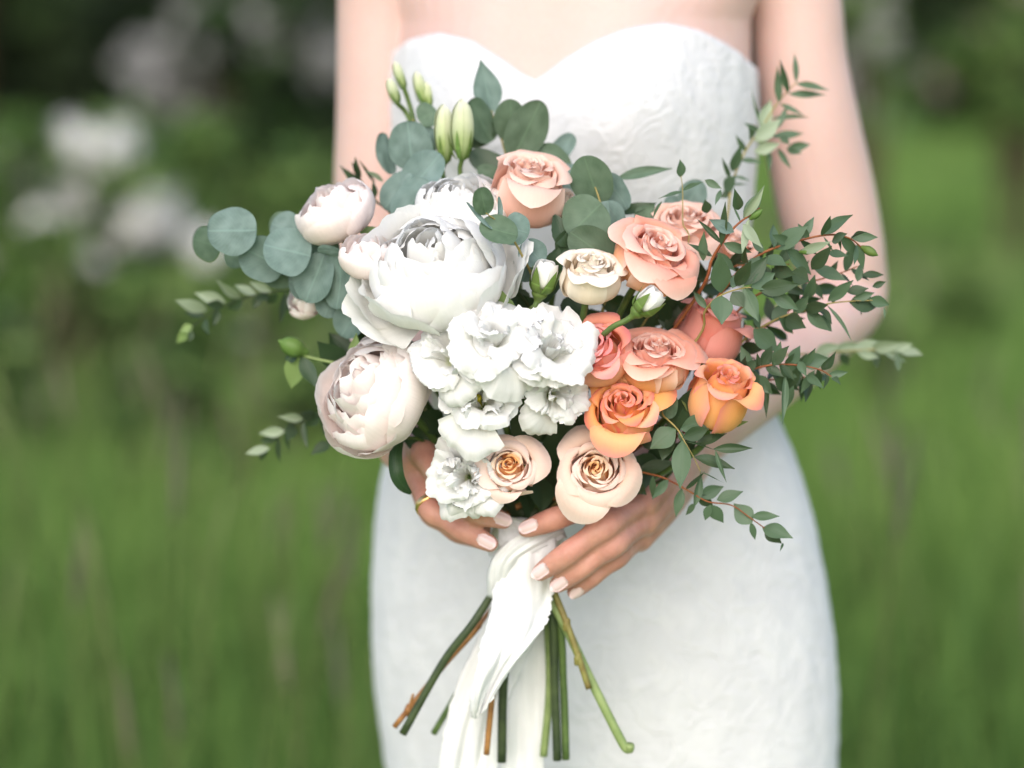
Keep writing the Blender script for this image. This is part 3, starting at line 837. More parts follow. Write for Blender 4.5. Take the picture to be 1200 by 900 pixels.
def place_leaf(root, bx, by, tx, ty, w, Y, Y2=None, kind='lance', mat='parv', roll=0.0, var=None, rs=random, name='leaf'):
    B = PY(bx, by, Y); T = PY(tx, ty, Y if Y2 is None else Y2)
    x, y, n = frame(T - B, Vector((0, -1, .25)))
    if roll:
        c, s = math.cos(roll), math.sin(roll); y, n = y * c + n * s, n * c - y * s
    L = (T - B).length; W = w * mpp(Y)
    Mw = mat4(x * L, y * W, n * (L * .8 if kind != 'round' else L * .9), B)
    me = leaf_mesh(kind, M[mat], rs.randrange(7) if var is None else var)
    o = bpy.data.objects.new(name, me); COL.objects.link(o); o.parent = root
    o.matrix_basis = ROOTM[root].inverted() @ Mw
    return o

def add_stem(root, start, dirv, mat, rad, bottom=None, seed=0, extra=None):
    rs = random.Random(seed)
    b = BIND + Vector((rs.uniform(-.014, .014), rs.uniform(-.012, .012), rs.uniform(-.004, .004)))
    a = Vector(start); d = Vector(dirv).normalized()
    mid = lerp(a - d * .035, b, .45) + Vector((0, .012, 0))
    pts = [a, a - d * .03, mid, b + Vector((b.x - a.x, 0, 0)) * -.02 + Vector((0, 0, .03)), b]
    if bottom: pts += [PY(*q) for q in bottom]
    else: pts += [b + Vector((rs.uniform(-.008, .008), rs.uniform(-.004, .006), -.04))]
    v, f = tube(pts, [rad] * (len(pts) - 1) + [rad * 1.02], 8, seg=len(pts) * 6, round_end=False)
    return part_world('stem', root, v, f, M[mat])

def bloom(name, label, cat, group, geo, px, py, rad_px, face, mat, Y=None, hc=.55, seed=1, roll=0, stem='stemg', srad=.0026, bottom=None, sepals=0, sep_len=.5, sep_open=.5, pistil=False, flops=(), jit=.05, mats=None):
    Y = Yd(px, py) if Y is None else Y
    rs = np.random.default_rng(seed)
    rad = rad_px * mpp(Y)
    RM = facing(face, roll); zax = RM @ Vector((0, 0, 1))
    base = PY(px, py, Y) - zax * rad * hc
    root = empty(name, Matrix.Translation(base) @ RM.to_4x4(), label, cat, group)
    ng = len(list(geo))
    for gi, g in enumerate(list(geo) + list(flops)):
        me = petal_mesh(rs, scale=rad, mat=M[mats[min(len(mats) - 1, gi * len(mats) // ng)] if mats else mat], **g)
        jx, jy = rs.normal(0, jit, 2)
        link('petal', me, root, ROOTM[root] @ Matrix.Rotation(jx, 4, 'X') @ Matrix.Rotation(jy, 4, 'Y'))
    for k in range(sepals):
        a = k * 2 * math.pi / sepals + rs.normal(0, .15)
        g = dict(ctrl=[(.03, -.06), (.28, .0), (.42 + .3 * sep_open, .2 * sep_len * 2), (.5 + .55 * sep_open, .45 * sep_len * 2)], phi0=a, Phi=R(30), tiprnd=.75, tippow=1.0, noise=.03, nu=6, nv=7, base=.9)
        link('sepal', petal_mesh(rs, scale=rad, mat=M['sepal'], **g), root)
    # receptacle joins petals and stem
    v, f = tube([(0, 0, -.10), (0, 0, 0), (0, 0, .12)], [.06, .16, .05], 10)
    me = make_mesh('receptacle', v * rad, f, M['sepal'] if 'rose' in name or 'peony' in name else M['stemg']); link('receptacle', me, root)
    if pistil:
        v, f = tube([(0, 0, .1), (0, 0, .45), (0, 0, .62)], [.05, .05, .10], 8)
        link('pistil', make_mesh('pistil', v * rad, f, M['pistil']), root)
    add_stem(root, base, zax, stem, srad, bottom, seed)
    return root

# ---- peonies
def rsd(k): return np.random.default_rng(k)
flop = lambda a, Phi=44, z=.0, out_=1.18, tip=.35, rf=.06, l=.0: dict(ctrl=[(.05, 0), (.5, -.05 + z), (.9, .08 + z), (out_, .22 + z + l), (out_ + .12, tip + z)], phi0=a, Phi=R(Phi), tiprnd=.24, tippow=2.2, noise=.06, ruffle=rf, rfreq=1.6, base=.45, nu=14, nv=13)
def gp(a, Phi, mid, tip, z, rf=.03):   # one guard petal: heading in degrees, half width, mid radius, tip radius, tip height
    return dict(ctrl=[(.05, 0), (.55, -.02), (.92 * mid, .22 * z), (mid, .55 * z), (lerp(mid, tip, .6), .88 * z), (tip, z)], phi0=R(a), Phi=R(Phi), tiprnd=.27, tippow=2.3, noise=.06, ruffle=rf, rfreq=1.4, base=.48, nu=20, nv=15, serr=.010, frill=.008, notch=.05, curl=.02)
bloom('peony', 'full white peony with a round crown and spreading outer petals above the lisianthus', 'peony', None, peony_geo(rsd(3), 0, 34, .15), 510, 312, 80, (-.10, -.62, .70), 'white', 1.718, .60, 3, 0, jit=.09,
      bottom=[(655, 720, 1.765), (690, 792, 1.76), (728, 868, 1.755), (737, 878, 1.754), (738, 873, 1.752)], stem='steml', srad=.0036,
      flops=[gp(268, 56, 1.04, .80, .92), gp(312, 46, 1.04, .92, .86), gp(228, 44, 1.12, 1.30, .62, .06), gp(205, 40, 1.2, 1.46, .40, .07), gp(178, 40, 1.15, 1.25, .7, .05), gp(352, 34, 1.18, 1.36, .86, .05), gp(12, 30, 1.22, 1.50, .72, .05), gp(332, 30, 1.12, 1.2, .8, .04), gp(60, 48, 1.04, 1.12, .92), gp(100, 48, 1.04, 1.1, .95), gp(140, 48, 1.06, 1.15, .86)])
bloom('peony', 'white peony tucked behind the full round one, under the pale green buds', 'peony', None, peony_geo(rsd(5), 9, 22, .1), 542, 240, 54, (.0, -.42, .9), 'white', 1.765, .6, 5)
bloom('peony', 'pale blush peony with pink rim petals above the little leafy sprig and bare wrist', 'peony', None, peony_geo(rsd(8), 9, 30, .42, 1.02), 436, 456, 70, (-.55, -.58, .48), 'blush', 1.726, .60, 8, .2, sepals=4, jit=.07,
      flops=[flop(R(265), 40, out_=1.08, tip=.62, l=.2), flop(R(300), 40, out_=1.05, tip=.6, l=.2)], bottom=[(652, 720, 1.775), (660, 800, 1.775), (663, 890, 1.775)], stem='stemg', srad=.003)
bloom('peony', 'blush white peony turned upward between the round eucalyptus leaves and the bare arm', 'peony', None, peony_geo(rsd(12), 7, 14, .40, 1.15), 393, 247, 46, (-.35, -.35, .8), 'blush', 1.775, .6, 12, .9, sepals=5, sep_len=.45)
bloom('peony_bud', 'closed blush peony bud wedged between eucalyptus leaves and the full white peony', 'peony', None, peony_geo(rsd(14), 6, 8, .0, 1.2), 431, 300, 33, (.0, -.35, .85), 'blush', 1.735, .6, 14, 0, sepals=4, sep_len=.3)
bloom('peony_bud', 'small blush bud peeping out under the round eucalyptus leaves', 'peony', None, peony_geo(rsd(15), 6, 8, .0, 1.1), 357, 350, 25, (-.5, -.4, .3), 'blush', 1.80, .6, 15, 0)

# ---- lisianthus
LJ = dict(jit=.14)
bloom('lisianthus', 'white lisianthus with folded ruffles between the two peonies', 'lisianthus', None, lisi_geo(rsd(21), 3, .10), 520, 415, 50, (-.45, -.75, .35), 'lisi', 1.690, .75, 21, **LJ)
bloom('lisianthus', 'open white lisianthus with a visible yellowish throat below the full white peony', 'lisianthus', None, lisi_geo(rsd(22), 3, .10), 578, 388, 54, (.02, -.70, .65), 'lisi', 1.680, .75, 22, **LJ)
bloom('lisianthus', 'large crumpled white lisianthus beside the coral rose', 'lisianthus', None, lisi_geo(rsd(23), 4, .13), 646, 408, 57, (.30, -.72, .50), 'lisi', 1.690, .75, 23, .3, **LJ)
bloom('lisianthus', 'white lisianthus with a dark yellow stamen gap above the small peach spray rose', 'lisianthus', None, lisi_geo(rsd(24), 3, .11), 559, 464, 51, (-.12, -.78, .45), 'lisi', 1.694, .75, 24, .5, pistil=True, **LJ)
bloom('lisianthus', 'tightly ruffled white lisianthus resting on the ringed finger', 'lisianthus', None, lisi_geo(rsd(25), 5, .13, .9), 541, 559, 46, (-.25, -.85, .15), 'lisi', 1.712, .75, 25, .2, bottom=[(560, 722, 1.765), (520, 775, 1.765), (472, 860, 1.765)], stem='stemd', srad=.0031, **LJ)
bloom('lisianthus', 'small crumpled white lisianthus filling the gap at the foot of the lisianthus cluster', 'lisianthus', None, lisi_geo(rsd(26), 3, .13), 655, 462, 40, (.35, -.8, .1), 'lisi', 1.70, .75, 26, .2, **LJ)

# ---- roses
bloom('rose', 'orange rose with pink rimmed outer petals above the cream rose', 'rose', None, rose_geo(rsd(31), .65, 24), 731, 479, 53, (-.10, -.74, .62), 'orange', 1.712, .62, 31, sepals=4, bottom=[(582, 750, 1.76), (577, 812, 1.76), (570, 884, 1.76)], stem='stemb', srad=.0024)
bloom('rose', 'coral pink rose half hidden behind the crumpled white lisianthus', 'rose', None, rose_geo(rsd(32), .5, 20), 702, 417, 44, (-.25, -.72, .6), 'coral', 1.715, .6, 32)
bloom('rose', 'pale peach rose with white rimmed petals below the small green rosebud', 'rose', None, rose_geo(rsd(33), .6, 24, .95), 768, 423, 53, (.12, -.48, .85), 'peachpink', 1.722, .55, 33)
bloom('rose', 'half open orange rose standing tall among the small leaves by the forearm', 'rose', None, rose_geo(rsd(34), .4, 16, 1.35), 842, 472, 43, (.30, -.50, .80), 'orange', 1.720, .72, 34, sepals=4, sep_open=.9)
bloom('rose', 'deep coral rose turned away behind thin red twigs', 'rose', None, rose_geo(rsd(35), .35, 16, 1.15), 829, 398, 47, (.30, -.15, .9), 'deepcoral', 1.765, .6, 35)
bloom('rose', 'large peach pink rose beside the eucalyptus leaves and above the small white rosebud', 'rose', None, rose_geo(rsd(36), .7, 26, 1.0), 766, 303, 56, (.40, -.52, .72), 'peachpink', 1.728, .6, 36)
bloom('rose', 'small cream rose nestled under the drooping eucalyptus leaves', 'rose', None, rose_geo(rsd(37), .55, 20, 1.05), 692, 325, 45, (.15, -.42, .88), 'cream', 1.712, .6, 37)
bloom('rose', 'pale pink rose at the crown of the bouquet under the bodice', 'rose', None, rose_geo(rsd(38), .4, 20, 1.15), 617, 230, 53, (.12, -.45, .86), 'pale', 1.770, .6, 38)
bloom('rose', 'little cream rose tucked behind the pale pink rose', 'rose', None, rose_geo(rsd(39), .4, 12, 1.1), 662, 243, 22, (.1, -.5, .8), 'cream', 1.785, .6, 39)
bloom('rose', 'pale peach rose half hidden behind the thin leafy sprays near the waist', 'rose', None, rose_geo(rsd(40), .8, 20), 803, 266, 45, (.05, -.55, .8), 'pale', 1.785, .6, 40)
bloom('rose', 'blush rose mostly covered by red stemmed sprays beside the bare arm', 'rose', None, rose_geo(rsd(43), .8, 16), 858, 288, 30, (.25, -.45, .8), 'pale', 1.80, .6, 43)
bloom('spray_rose', 'small peach spray rose beside the tightly ruffled white lisianthus', 'rose', None, rose_geo(rsd(41), .95, 24, .9), 596, 547, 42, (.04, -.85, .42), 'spray', 1.708, mats=('heart', 'heart', 'spray', 'palecream', 'palecream'), hc=.62, seed=41, sepals=4, bottom=[(600, 740, 1.77), (590, 800, 1.77), (588, 893, 1.77)], stem='stemd', srad=.0034)
bloom('spray_rose', 'cream rose with a peach heart resting just above the fingers', 'rose', None, rose_geo(rsd(42), .95, 28, .9), 698, 550, 51, (-.02, -.86, .36), 'creampeach', 1.715, mats=('heart', 'spray', 'creampeach', 'palecream', 'palecream'), hc=.62, seed=42, roll=.5, sepals=4, bottom=[(646, 715, 1.77), (650, 800, 1.77), (653, 891, 1.77)], stem='stemd', srad=.0032)

# ---- buds
def rose_bud(label, bx, by, tx, ty, w, Y, seed, stem_to=None):
    B = PY(bx, by, Y); T = PY(tx, ty, Y - .004); d = (T - B); L = d.length
    RM = facing(d.normalized()); root = empty('rosebud', Matrix.Translation(B) @ RM.to_4x4(), label, 'rosebud')
    rs = np.random.default_rng(seed); k = w * mpp(Y) * .5 / L
    for i in range(7):
        f = i / 6
        g = dict(ctrl=[(.03, .1), (k * (.6 + .25 * f), .3), (k * (.6 + .35 * f), .6), (k * (.25 + .6 * f), .95 - .05 * f)], phi0=i * 2.4, Phi=R(95), tiprnd=.2, noise=.012, spiral=.02, curl=.02, nu=8, nv=8)
        link('petal', petal_mesh(rs, scale=L, mat=M['white'], **g), root)
    for i in range(5):
        g = dict(ctrl=[(.03, -.04), (k * .9, .14), (k * 1.08, .42), (k * (1.1 + .3 * rs.random()), .72 + .1 * rs.random())], phi0=i * 1.2566 + .3, Phi=R(34), tiprnd=.7, tippow=1.1, noise=.02, nu=6, nv=8, base=.95)
        link('sepal', petal_mesh(rs, scale=L, mat=M['sepal'], **g), root)
    v, f = tube([(0, 0, -.16), (0, 0, 0), (0, 0, .16)], [k * .3, k * .62, k * .5], 10)
    link('receptacle', make_mesh('receptacle', v * L, f, M['sepal']), root)
    if stem_to:
        v, f = tube([B] + [PY(*q) for q in stem_to], [.0022] * (len(stem_to) + 1), 7)
        part_world('stem', root, v, f, M['stemg'])
    else: add_stem(root, B, d, 'stemg', .002, None, seed)
    return root
rose_bud('white rosebud in pointed green sepals beside the small cream rose', 632, 345, 644, 303, 31, 1.716, 51)
rose_bud('white rosebud on a bent green stalk above the pale peach rose', 746, 366, 775, 340, 30, 1.690, 52, [(735, 375, 1.692), (712, 388, 1.70), (690, 420, 1.74), (640, 560, 1.78), (622, 640, 1.785)])

def lisi_bud(label, bx, by, tx, ty, w, Y, seed, stem_to):
    B = PY(bx, by, Y); T = PY(tx, ty, Y); d = T - B; L = d.length
    root = empty('lisianthus_bud', Matrix.Translation(B) @ facing(d.normalized()).to_4x4(), label, 'bud')
    rs = np.random.default_rng(seed); k = w * mpp(Y) * .5 / L
    for i in range(5):
        g = dict(ctrl=[(.02, 0), (k * .7, .18), (k, .5), (k * .75, .82), (k * .12, 1.0)], phi0=i * 1.2566, Phi=R(62), tiprnd=.12, noise=.012, spiral=.035, nu=8, nv=12, base=.9)
        link('petal', petal_mesh(rs, scale=L, mat=M['budgreen'], **g), root)
    for i in range(5):
        g = dict(ctrl=[(.02, -.02), (k * .8, .08), (k * 1.15, .3), (k * 1.3, .5)], phi0=i * 1.2566 + .6, Phi=R(20), tiprnd=.8, tippow=1.0, nu=4, nv=6, base=1)
        link('sepal', petal_mesh(rs, scale=L, mat=M['sepal'], **g), root)
    v, f = tube([B + d * .04] + [PY(*q) for q in stem_to], [.0019] * (len(stem_to) + 1), 7)
    part_world('stem', root, v, f, M['stemg'])
    return root
DOWN = [(570, 330, 1.80), (610, 560, 1.79), (620, 640, 1.786)]
lisi_bud('slim closed pale green bud beside the round eucalyptus leaves', 521, 192, 519, 122, 21, 1.815, 55, [(522, 215, 1.815)] + DOWN)
lisi_bud('fat closed pale green bud below the upright grey eucalyptus leaf', 541, 188, 541, 116, 25, 1.805, 56, [(541, 215, 1.81)] + DOWN)
lisi_bud('small green bud pointing up at the tip of the bouquet by the bare arm', 474, 105, 462, 72, 11, 1.85, 57, [(482, 130, 1.85), (505, 215, 1.82)] + DOWN)
lisi_bud('stubby green bud at the outer side of the topmost bud cluster', 466, 122, 455, 92, 12, 1.845, 58, [(480, 140, 1.85), (505, 215, 1.82)] + DOWN)
lisi_bud('long pale green bud leaning over the bodice edge', 497, 122, 487, 84, 13, 1.85, 59, [(498, 150, 1.85), (508, 215, 1.82)] + DOWN)
lisi_bud('slender green bud crossing in front of the white bodice', 503, 128, 499, 96, 10, 1.85, 60, [(503, 150, 1.85), (508, 215, 1.82)] + DOWN)

# ---- foliage
def spray(name, label, cat, stem_pts, leaves, stem='stemr', rad=.0014, kind='lance', mat='parv', Yleaf=0, seed=1, to_bind=True, group=None, buds=(), auto=None, rolls=.7, tipdY=.02):
    """a cut branch: stem through the given points (photo px, px, depth), each leaf placed base -> tip"""
    rs = random.Random(seed)
    B = PY(*stem_pts[0])
    root = empty(name, Matrix.Translation(B), label, cat, group)
    pts = [PY(*q) for q in stem_pts]
    if to_bind:
        b = BIND + Vector((rs.uniform(-.014, .014), rs.uniform(-.01, .012), 0))
        pts = [b + Vector((0, 0, -.03)), b, lerp(b, pts[0], .55) + Vector((0, .015, 0))] + pts
        rads = [rad * 1.3] * 3 + [lerp(rad * 1.1, rad * .45, i / max(1, len(stem_pts) - 1)) for i in range(len(stem_pts))]
    else:
        rads = [lerp(rad, rad * .45, i / max(1, len(stem_pts) - 1)) for i in range(len(stem_pts))]
    v, f = tube(pts, [r * .72 for r in rads], 6, seg=len(pts) * 5)
    part_world('stem', root, v, f, M[stem])
    sx = np.array([q[0] for q in stem_pts], float); sy = np.array([q[1] for q in stem_pts], float); sY = np.array([q[2] for q in stem_pts], float)
    def depth(px, py):
        return float(sY[np.argmin((sx - px) ** 2 + (sy - py) ** 2)])
    for lf in leaves:
        bx, by, tx, ty, w = lf[:5]; k = lf[5] if len(lf) > 5 else {}
        Y = k.get('Y', depth(bx, by) + Yleaf); w = w * 1.18 if (kind == 'lance' and w > 4) else w
        place_leaf(root, bx, by, tx, ty, w, Y, Y + k.get('dY', rs.uniform(-tipdY, tipdY * .6)), k.get('kind', kind), k.get('mat', mat), k.get('roll', rs.uniform(-rolls, rolls)), None, rs)
    if auto:   # (count, length px, width ratio, spread deg, start)
        n, L, wr, sp, st = auto
        C = catmull([(a, b, c) for a, b, c in stem_pts], 60)
        for i in range(n):
            s = lerp(st, 1, (i + rs.random() * .6) / n); k = min(58, int(s * 59))
            p = C[k]; d = C[k + 1] - C[k]; a = math.atan2(d[1], d[0]) + math.radians(sp) * (1 if i % 2 else -1) * rs.uniform(.6, 1.3)
            l = L * rs.uniform(.7, 1.25)
            place_leaf(root, p[0], p[1], p[0] + l * math.cos(a), p[1] + l * math.sin(a), l * wr * rs.uniform(.8, 1.2), p[2] + rs.uniform(-.004, .004), p[2] + rs.uniform(-.03, .03), kind, rs.choice([mat, mat, 'parvd' if mat == 'parv' else mat]), rs.uniform(-.9, .9), None, rs)
    for (bx, by, tx, ty, w) in buds:
        Y = depth(bx, by); p, q = PY(bx, by, Y), PY(tx, ty, Y - .004); r = w * mpp(Y) * .5
        v, f = tube([p, lerp(p, q, .35), lerp(p, q, .75), q], [r * .5, r, r * .8, r * .2], 8)
        part_world('bud', root, v, f, M['sepal'])
    return root

E = dict(kind='round', mat='euc', stem='stemy', rad=.0015, rolls=.28, tipdY=.010)
spray('eucalyptus_branch', 'branch of round grey green eucalyptus leaves reaching out past the blush peony', 'eucalyptus',
 [(425, 385, 1.78), (402, 345, 1.775), (375, 312, 1.775), (345, 300, 1.775), (300, 285, 1.785), (252, 278, 1.80)],
 [(258, 290, 226, 280, 44, {'Y': 1.815, 'mat': 'eucg'}), (345, 268, 316, 260, 34, {'Y': 1.81, 'mat': 'eucg'}), (334, 314, 282, 290, 54, {'Y': 1.785}), (301, 270, 243, 271, 60, {'Y': 1.775}),
  (364, 300, 309, 287, 60, {'Y': 1.765}), (358, 302, 398, 285, 32, {'Y': 1.785}), (342, 340, 356, 328, 20, {'Y': 1.80}), (380, 298, 358, 354, 50, {'Y': 1.772}), (401, 296, 396, 362, 46, {'Y': 1.765, 'roll': .4}), (425, 352, 400, 394, 40, {'Y': 1.775}), (372, 292, 400, 296, 16, {'Y': 1.757, 'roll': .9}), (352, 275, 318, 262, 42, {'Y': 1.80}), (372, 330, 338, 330, 44, {'Y': 1.79}), (352, 318, 304, 318, 40, {'Y': 1.795, 'mat': 'eucg'}), (392, 340, 380, 372, 36, {'Y': 1.785}), (410, 318, 425, 345, 34, {'Y': 1.77, 'mat': 'eucg'}), (285, 300, 262, 302, 34, {'Y': 1.815, 'mat': 'eucg'})], **E, seed=71)
spray('eucalyptus_branch', 'upright branch of round eucalyptus leaves standing before the bare arm and bodice', 'eucalyptus',
 [(500, 280, 1.79), (488, 235, 1.80), (492, 190, 1.81), (484, 140, 1.825)],
 [(458, 205, 446, 156, 26, {'Y': 1.835, 'roll': .7}), (484, 199, 477, 142, 52, {'Y': 1.81}), (485, 188, 507, 150, 34, {'Y': 1.825, 'roll': -.3}), (478, 226, 516, 180, 46, {'Y': 1.80}), (484, 205, 450, 245, 36, {'Y': 1.80, 'roll': .3}), (505, 215, 463, 258, 46, {'Y': 1.787}),
  (490, 140, 512, 130, 34, {'Y': 1.83, 'mat': 'eucg'}), (496, 275, 507, 243, 12, {'Y': 1.782, 'roll': 1.0, 'mat': 'eucg'})], **E, seed=72)
spray('eucalyptus_branch', 'eucalyptus branch with one tall upright leaf overlapping the bodice', 'eucalyptus',
 [(610, 260, 1.80), (600, 210, 1.815), (588, 165, 1.83), (576, 130, 1.84)],
 [(577, 134, 563, 70, 34, {'Y': 1.84, 'mat': 'euc', 'kind': 'lance', 'roll': .1}), (575, 166, 551, 116, 38, {'Y': 1.835, 'mat': 'eucg', 'roll': .4}), (600, 168, 598, 116, 40, {'Y': 1.83, 'mat': 'eucg'}), (602, 186, 634, 118, 48, {'Y': 1.82, 'mat': 'eucg'}), (545, 168, 582, 148, 26, {'Y': 1.84, 'mat': 'rosel'}),
  (645, 190, 672, 158, 26, {'Y': 1.835}), (665, 205, 630, 172, 34, {'Y': 1.82, 'mat': 'eucg'}), (600, 205, 550, 180, 32, {'Y': 1.825, 'mat': 'rosel'}), (590, 215, 560, 196, 22, {'Y': 1.81, 'mat': 'eucg'}), (660, 225, 672, 192, 30, {'Y': 1.815})], **E, seed=73)
spray('eucalyptus_branch', 'branch of large drooping eucalyptus leaves between the pale pink and peach pink roses', 'eucalyptus',
 [(712, 340, 1.775), (712, 290, 1.765), (704, 240, 1.765), (692, 205, 1.78)],
 [(703, 240, 684, 183, 50, {'Y': 1.775, 'mat': 'eucg'}), (712, 235, 718, 304, 44, {'Y': 1.772, 'mat': 'euc'}), (705, 238, 667, 276, 60, {'Y': 1.755, 'mat': 'eucg'}), (725, 312, 668, 272, 48, {'Y': 1.748, 'mat': 'eucg'}), (708, 205, 736, 245, 32, {'Y': 1.785, 'mat': 'euc', 'roll': .6}),
  (722, 209, 788, 197, 15, {'Y': 1.80, 'kind': 'lance', 'mat': 'eucg'}), (722, 250, 770, 238, 14, {'Y': 1.795, 'kind': 'lance', 'mat': 'rosel'}), (745, 262, 768, 240, 24, {'Y': 1.79, 'kind': 'lance', 'mat': 'eucg'})], **E, seed=74)
spray('eucalyptus_sprig', 'small eucalyptus sprig lying over the full white peony', 'eucalyptus',
 [(628, 350, 1.74), (612, 300, 1.712), (590, 266, 1.70), (570, 250, 1.69)],
 [(570, 252, 563, 220, 26, {'Y': 1.69, 'mat': 'eucg'}), (577, 268, 547, 236, 9, {'Y': 1.69, 'roll': .9}), (590, 264, 620, 274, 40, {'Y': 1.712, 'mat': 'euc'}), (607, 276, 562, 264, 36, {'Y': 1.695, 'mat': 'eucg'}), (583, 268, 585, 230, 8, {'Y': 1.70, 'roll': .8}), (612, 285, 637, 308, 34, {'Y': 1.725, 'mat': 'euc'}), (628, 285, 612, 330, 36, {'Y': 1.735, 'mat': 'euc'})], **E, seed=75)
spray('eucalyptus_sprig', 'pale eucalyptus sprig half hidden behind the peach roses near the waist', 'eucalyptus',
 [(810, 330, 1.80), (812, 270, 1.815), (806, 225, 1.82)], [(802, 245, 822, 212, 34, {'Y': 1.82}), (815, 260, 780, 232, 28, {'Y': 1.825}), (820, 290, 848, 262, 26, {'Y': 1.815})], **E, seed=76)

P_ = dict(rolls=.5)
spray('leafy_spray', 'tall thin spray of narrow leaves rising in front of the upper arm', 'leafy spray',
 [(840, 300, 1.80), (852, 255, 1.83), (858, 215, 1.85), (874, 176, 1.865), (893, 150, 1.875), (906, 128, 1.88), (922, 108, 1.885), (933, 97, 1.885)],
 [(913, 121, 911, 77, 8), (924, 109, 914, 69, 7), (933, 97, 931, 62, 6), (933, 98, 972, 106, 8), (924, 110, 968, 111, 8), (914, 122, 942, 135, 6), (904, 139, 948, 137, 6), (912, 150, 923, 123, 6), (891, 152, 903, 117, 14, {'mat': 'sage'}), (905, 160, 942, 156, 9), (916, 160, 926, 170, 8), (922, 174, 950, 169, 10), (922, 176, 940, 180, 6), (884, 178, 914, 168, 12, {'mat': 'sage'}), (912, 174, 928, 199, 6), (868, 187, 893, 191, 6), (858, 202, 868, 170, 12), (856, 210, 846, 184, 5), (860, 206, 879, 212, 4), (858, 217, 876, 216, 4), (848, 224, 862, 206, 14), (900, 175, 902, 202, 6), (893, 152, 880, 103, 4), (890, 155, 872, 144, 6), (880, 165, 878, 150, 10), (874, 178, 862, 158, 6), (858, 225, 842, 232, 8, {'mat': 'parvd'}), (884, 165, 915, 140, 16, {'mat': 'sage'})], stem='stemy', mat='parv', seed=81, **P_)
spray('leafy_spray', 'wiry little spray arching over the half hidden pale peach rose', 'leafy spray',
 [(801, 300, 1.765), (800, 260, 1.765), (800, 224, 1.765), (798, 206, 1.765)],
 [(798, 208, 797, 187, 11), (800, 223, 825, 213, 6), (800, 224, 772, 232, 5), (826, 211, 846, 221, 8), (776, 235, 764, 258, 4), (829, 250, 826, 234, 11, {'mat': 'parvd'}), (845, 222, 838, 240, 5)], stem='stemy', rad=.0008, seed=82, **P_)
spray('leafy_spray', 'red stemmed spray of slender leaves leaning toward the gap between arm and waist', 'leafy spray',
 [(818, 345, 1.74), (834, 305, 1.735), (848, 282, 1.73), (862, 265, 1.728), (876, 254, 1.728), (890, 244, 1.728)],
 [(866, 247, 861, 222, 11), (872, 258, 894, 222, 14), (871, 256, 896, 218, 10, {'mat': 'sage'}), (860, 272, 831, 257, 13, {'mat': 'euc'}), (846, 286, 817, 257, 6, {'mat': 'parvd'}), (848, 285, 881, 296, 11), (824, 306, 825, 271, 10), (870, 262, 893, 290, 11, {'mat': 'sage'}), (845, 288, 850, 236, 8, {'mat': 'parvd'}), (835, 300, 806, 285, 8, {'mat': 'parvd'}), (878, 256, 870, 300, 9, {'mat': 'sage'}), (840, 296, 862, 318, 10), (868, 262, 858, 240, 3)], stem='stemr', rad=.0016, seed=83, buds=[(880, 256, 893, 246, 9)], **P_)
spray('leafy_spray', 'long red stemmed spray arching across the inside of the bare arm', 'leafy spray',
 [(840, 350, 1.745), (868, 316, 1.74), (897, 295, 1.735), (940, 281, 1.735), (973, 275, 1.735), (995, 279, 1.735), (1010, 290, 1.735)],
 [(965, 274, 1000, 252, 15), (908, 292, 947, 264, 19), (938, 280, 954, 254, 10), (997, 278, 1029, 278, 11), (1005, 286, 1012, 316, 9), (985, 277, 1008, 302, 11), (965, 277, 978, 297, 3), (938, 296, 974, 283, 10, {'mat': 'sage'}), (951, 316, 975, 288, 14, {'mat': 'parvd'}), (970, 296, 994, 300, 11), (921, 292, 950, 322, 17), (896, 302, 922, 312, 16), (975, 283, 993, 274, 12), (905, 315, 932, 322, 16, {'mat': 'parvd'}), (928, 318, 948, 330, 20, {'mat': 'parvd'}), (895, 296, 880, 280, 9), (890, 300, 870, 330, 15), (925, 285, 905, 275, 10), (948, 280, 935, 262, 8)], stem='stemr', rad=.0015, seed=84, buds=[(1011, 290, 1028, 299, 11), (938, 295, 954, 294, 8)], auto=(8, 26, .38, 55, .15), **P_)
spray('leafy_spray', 'spray of broad pointed leaves hanging over the deep coral rose', 'leafy spray',
 [(815, 400, 1.735), (826, 365, 1.722), (845, 346, 1.712), (875, 337, 1.712), (893, 340, 1.715)],
 [(845, 343, 843, 296, 21, {'roll': .1}), (845, 346, 846, 380, 23, {'roll': -.1}), (872, 335, 900, 300, 17, {'mat': 'parvd'}), (872, 337, 889, 377, 16), (890, 340, 937, 333, 17, {'mat': 'parvd'}), (905, 345, 936, 363, 14), (862, 336, 880, 306, 14, {'mat': 'parvd'}), (858, 342, 872, 360, 16, {'mat': 'parvd'}), (880, 337, 908, 320, 18), (829, 362, 812, 340, 8), (858, 338, 866, 318, 10)], stem='stemy', rad=.0012, seed=85, **P_)
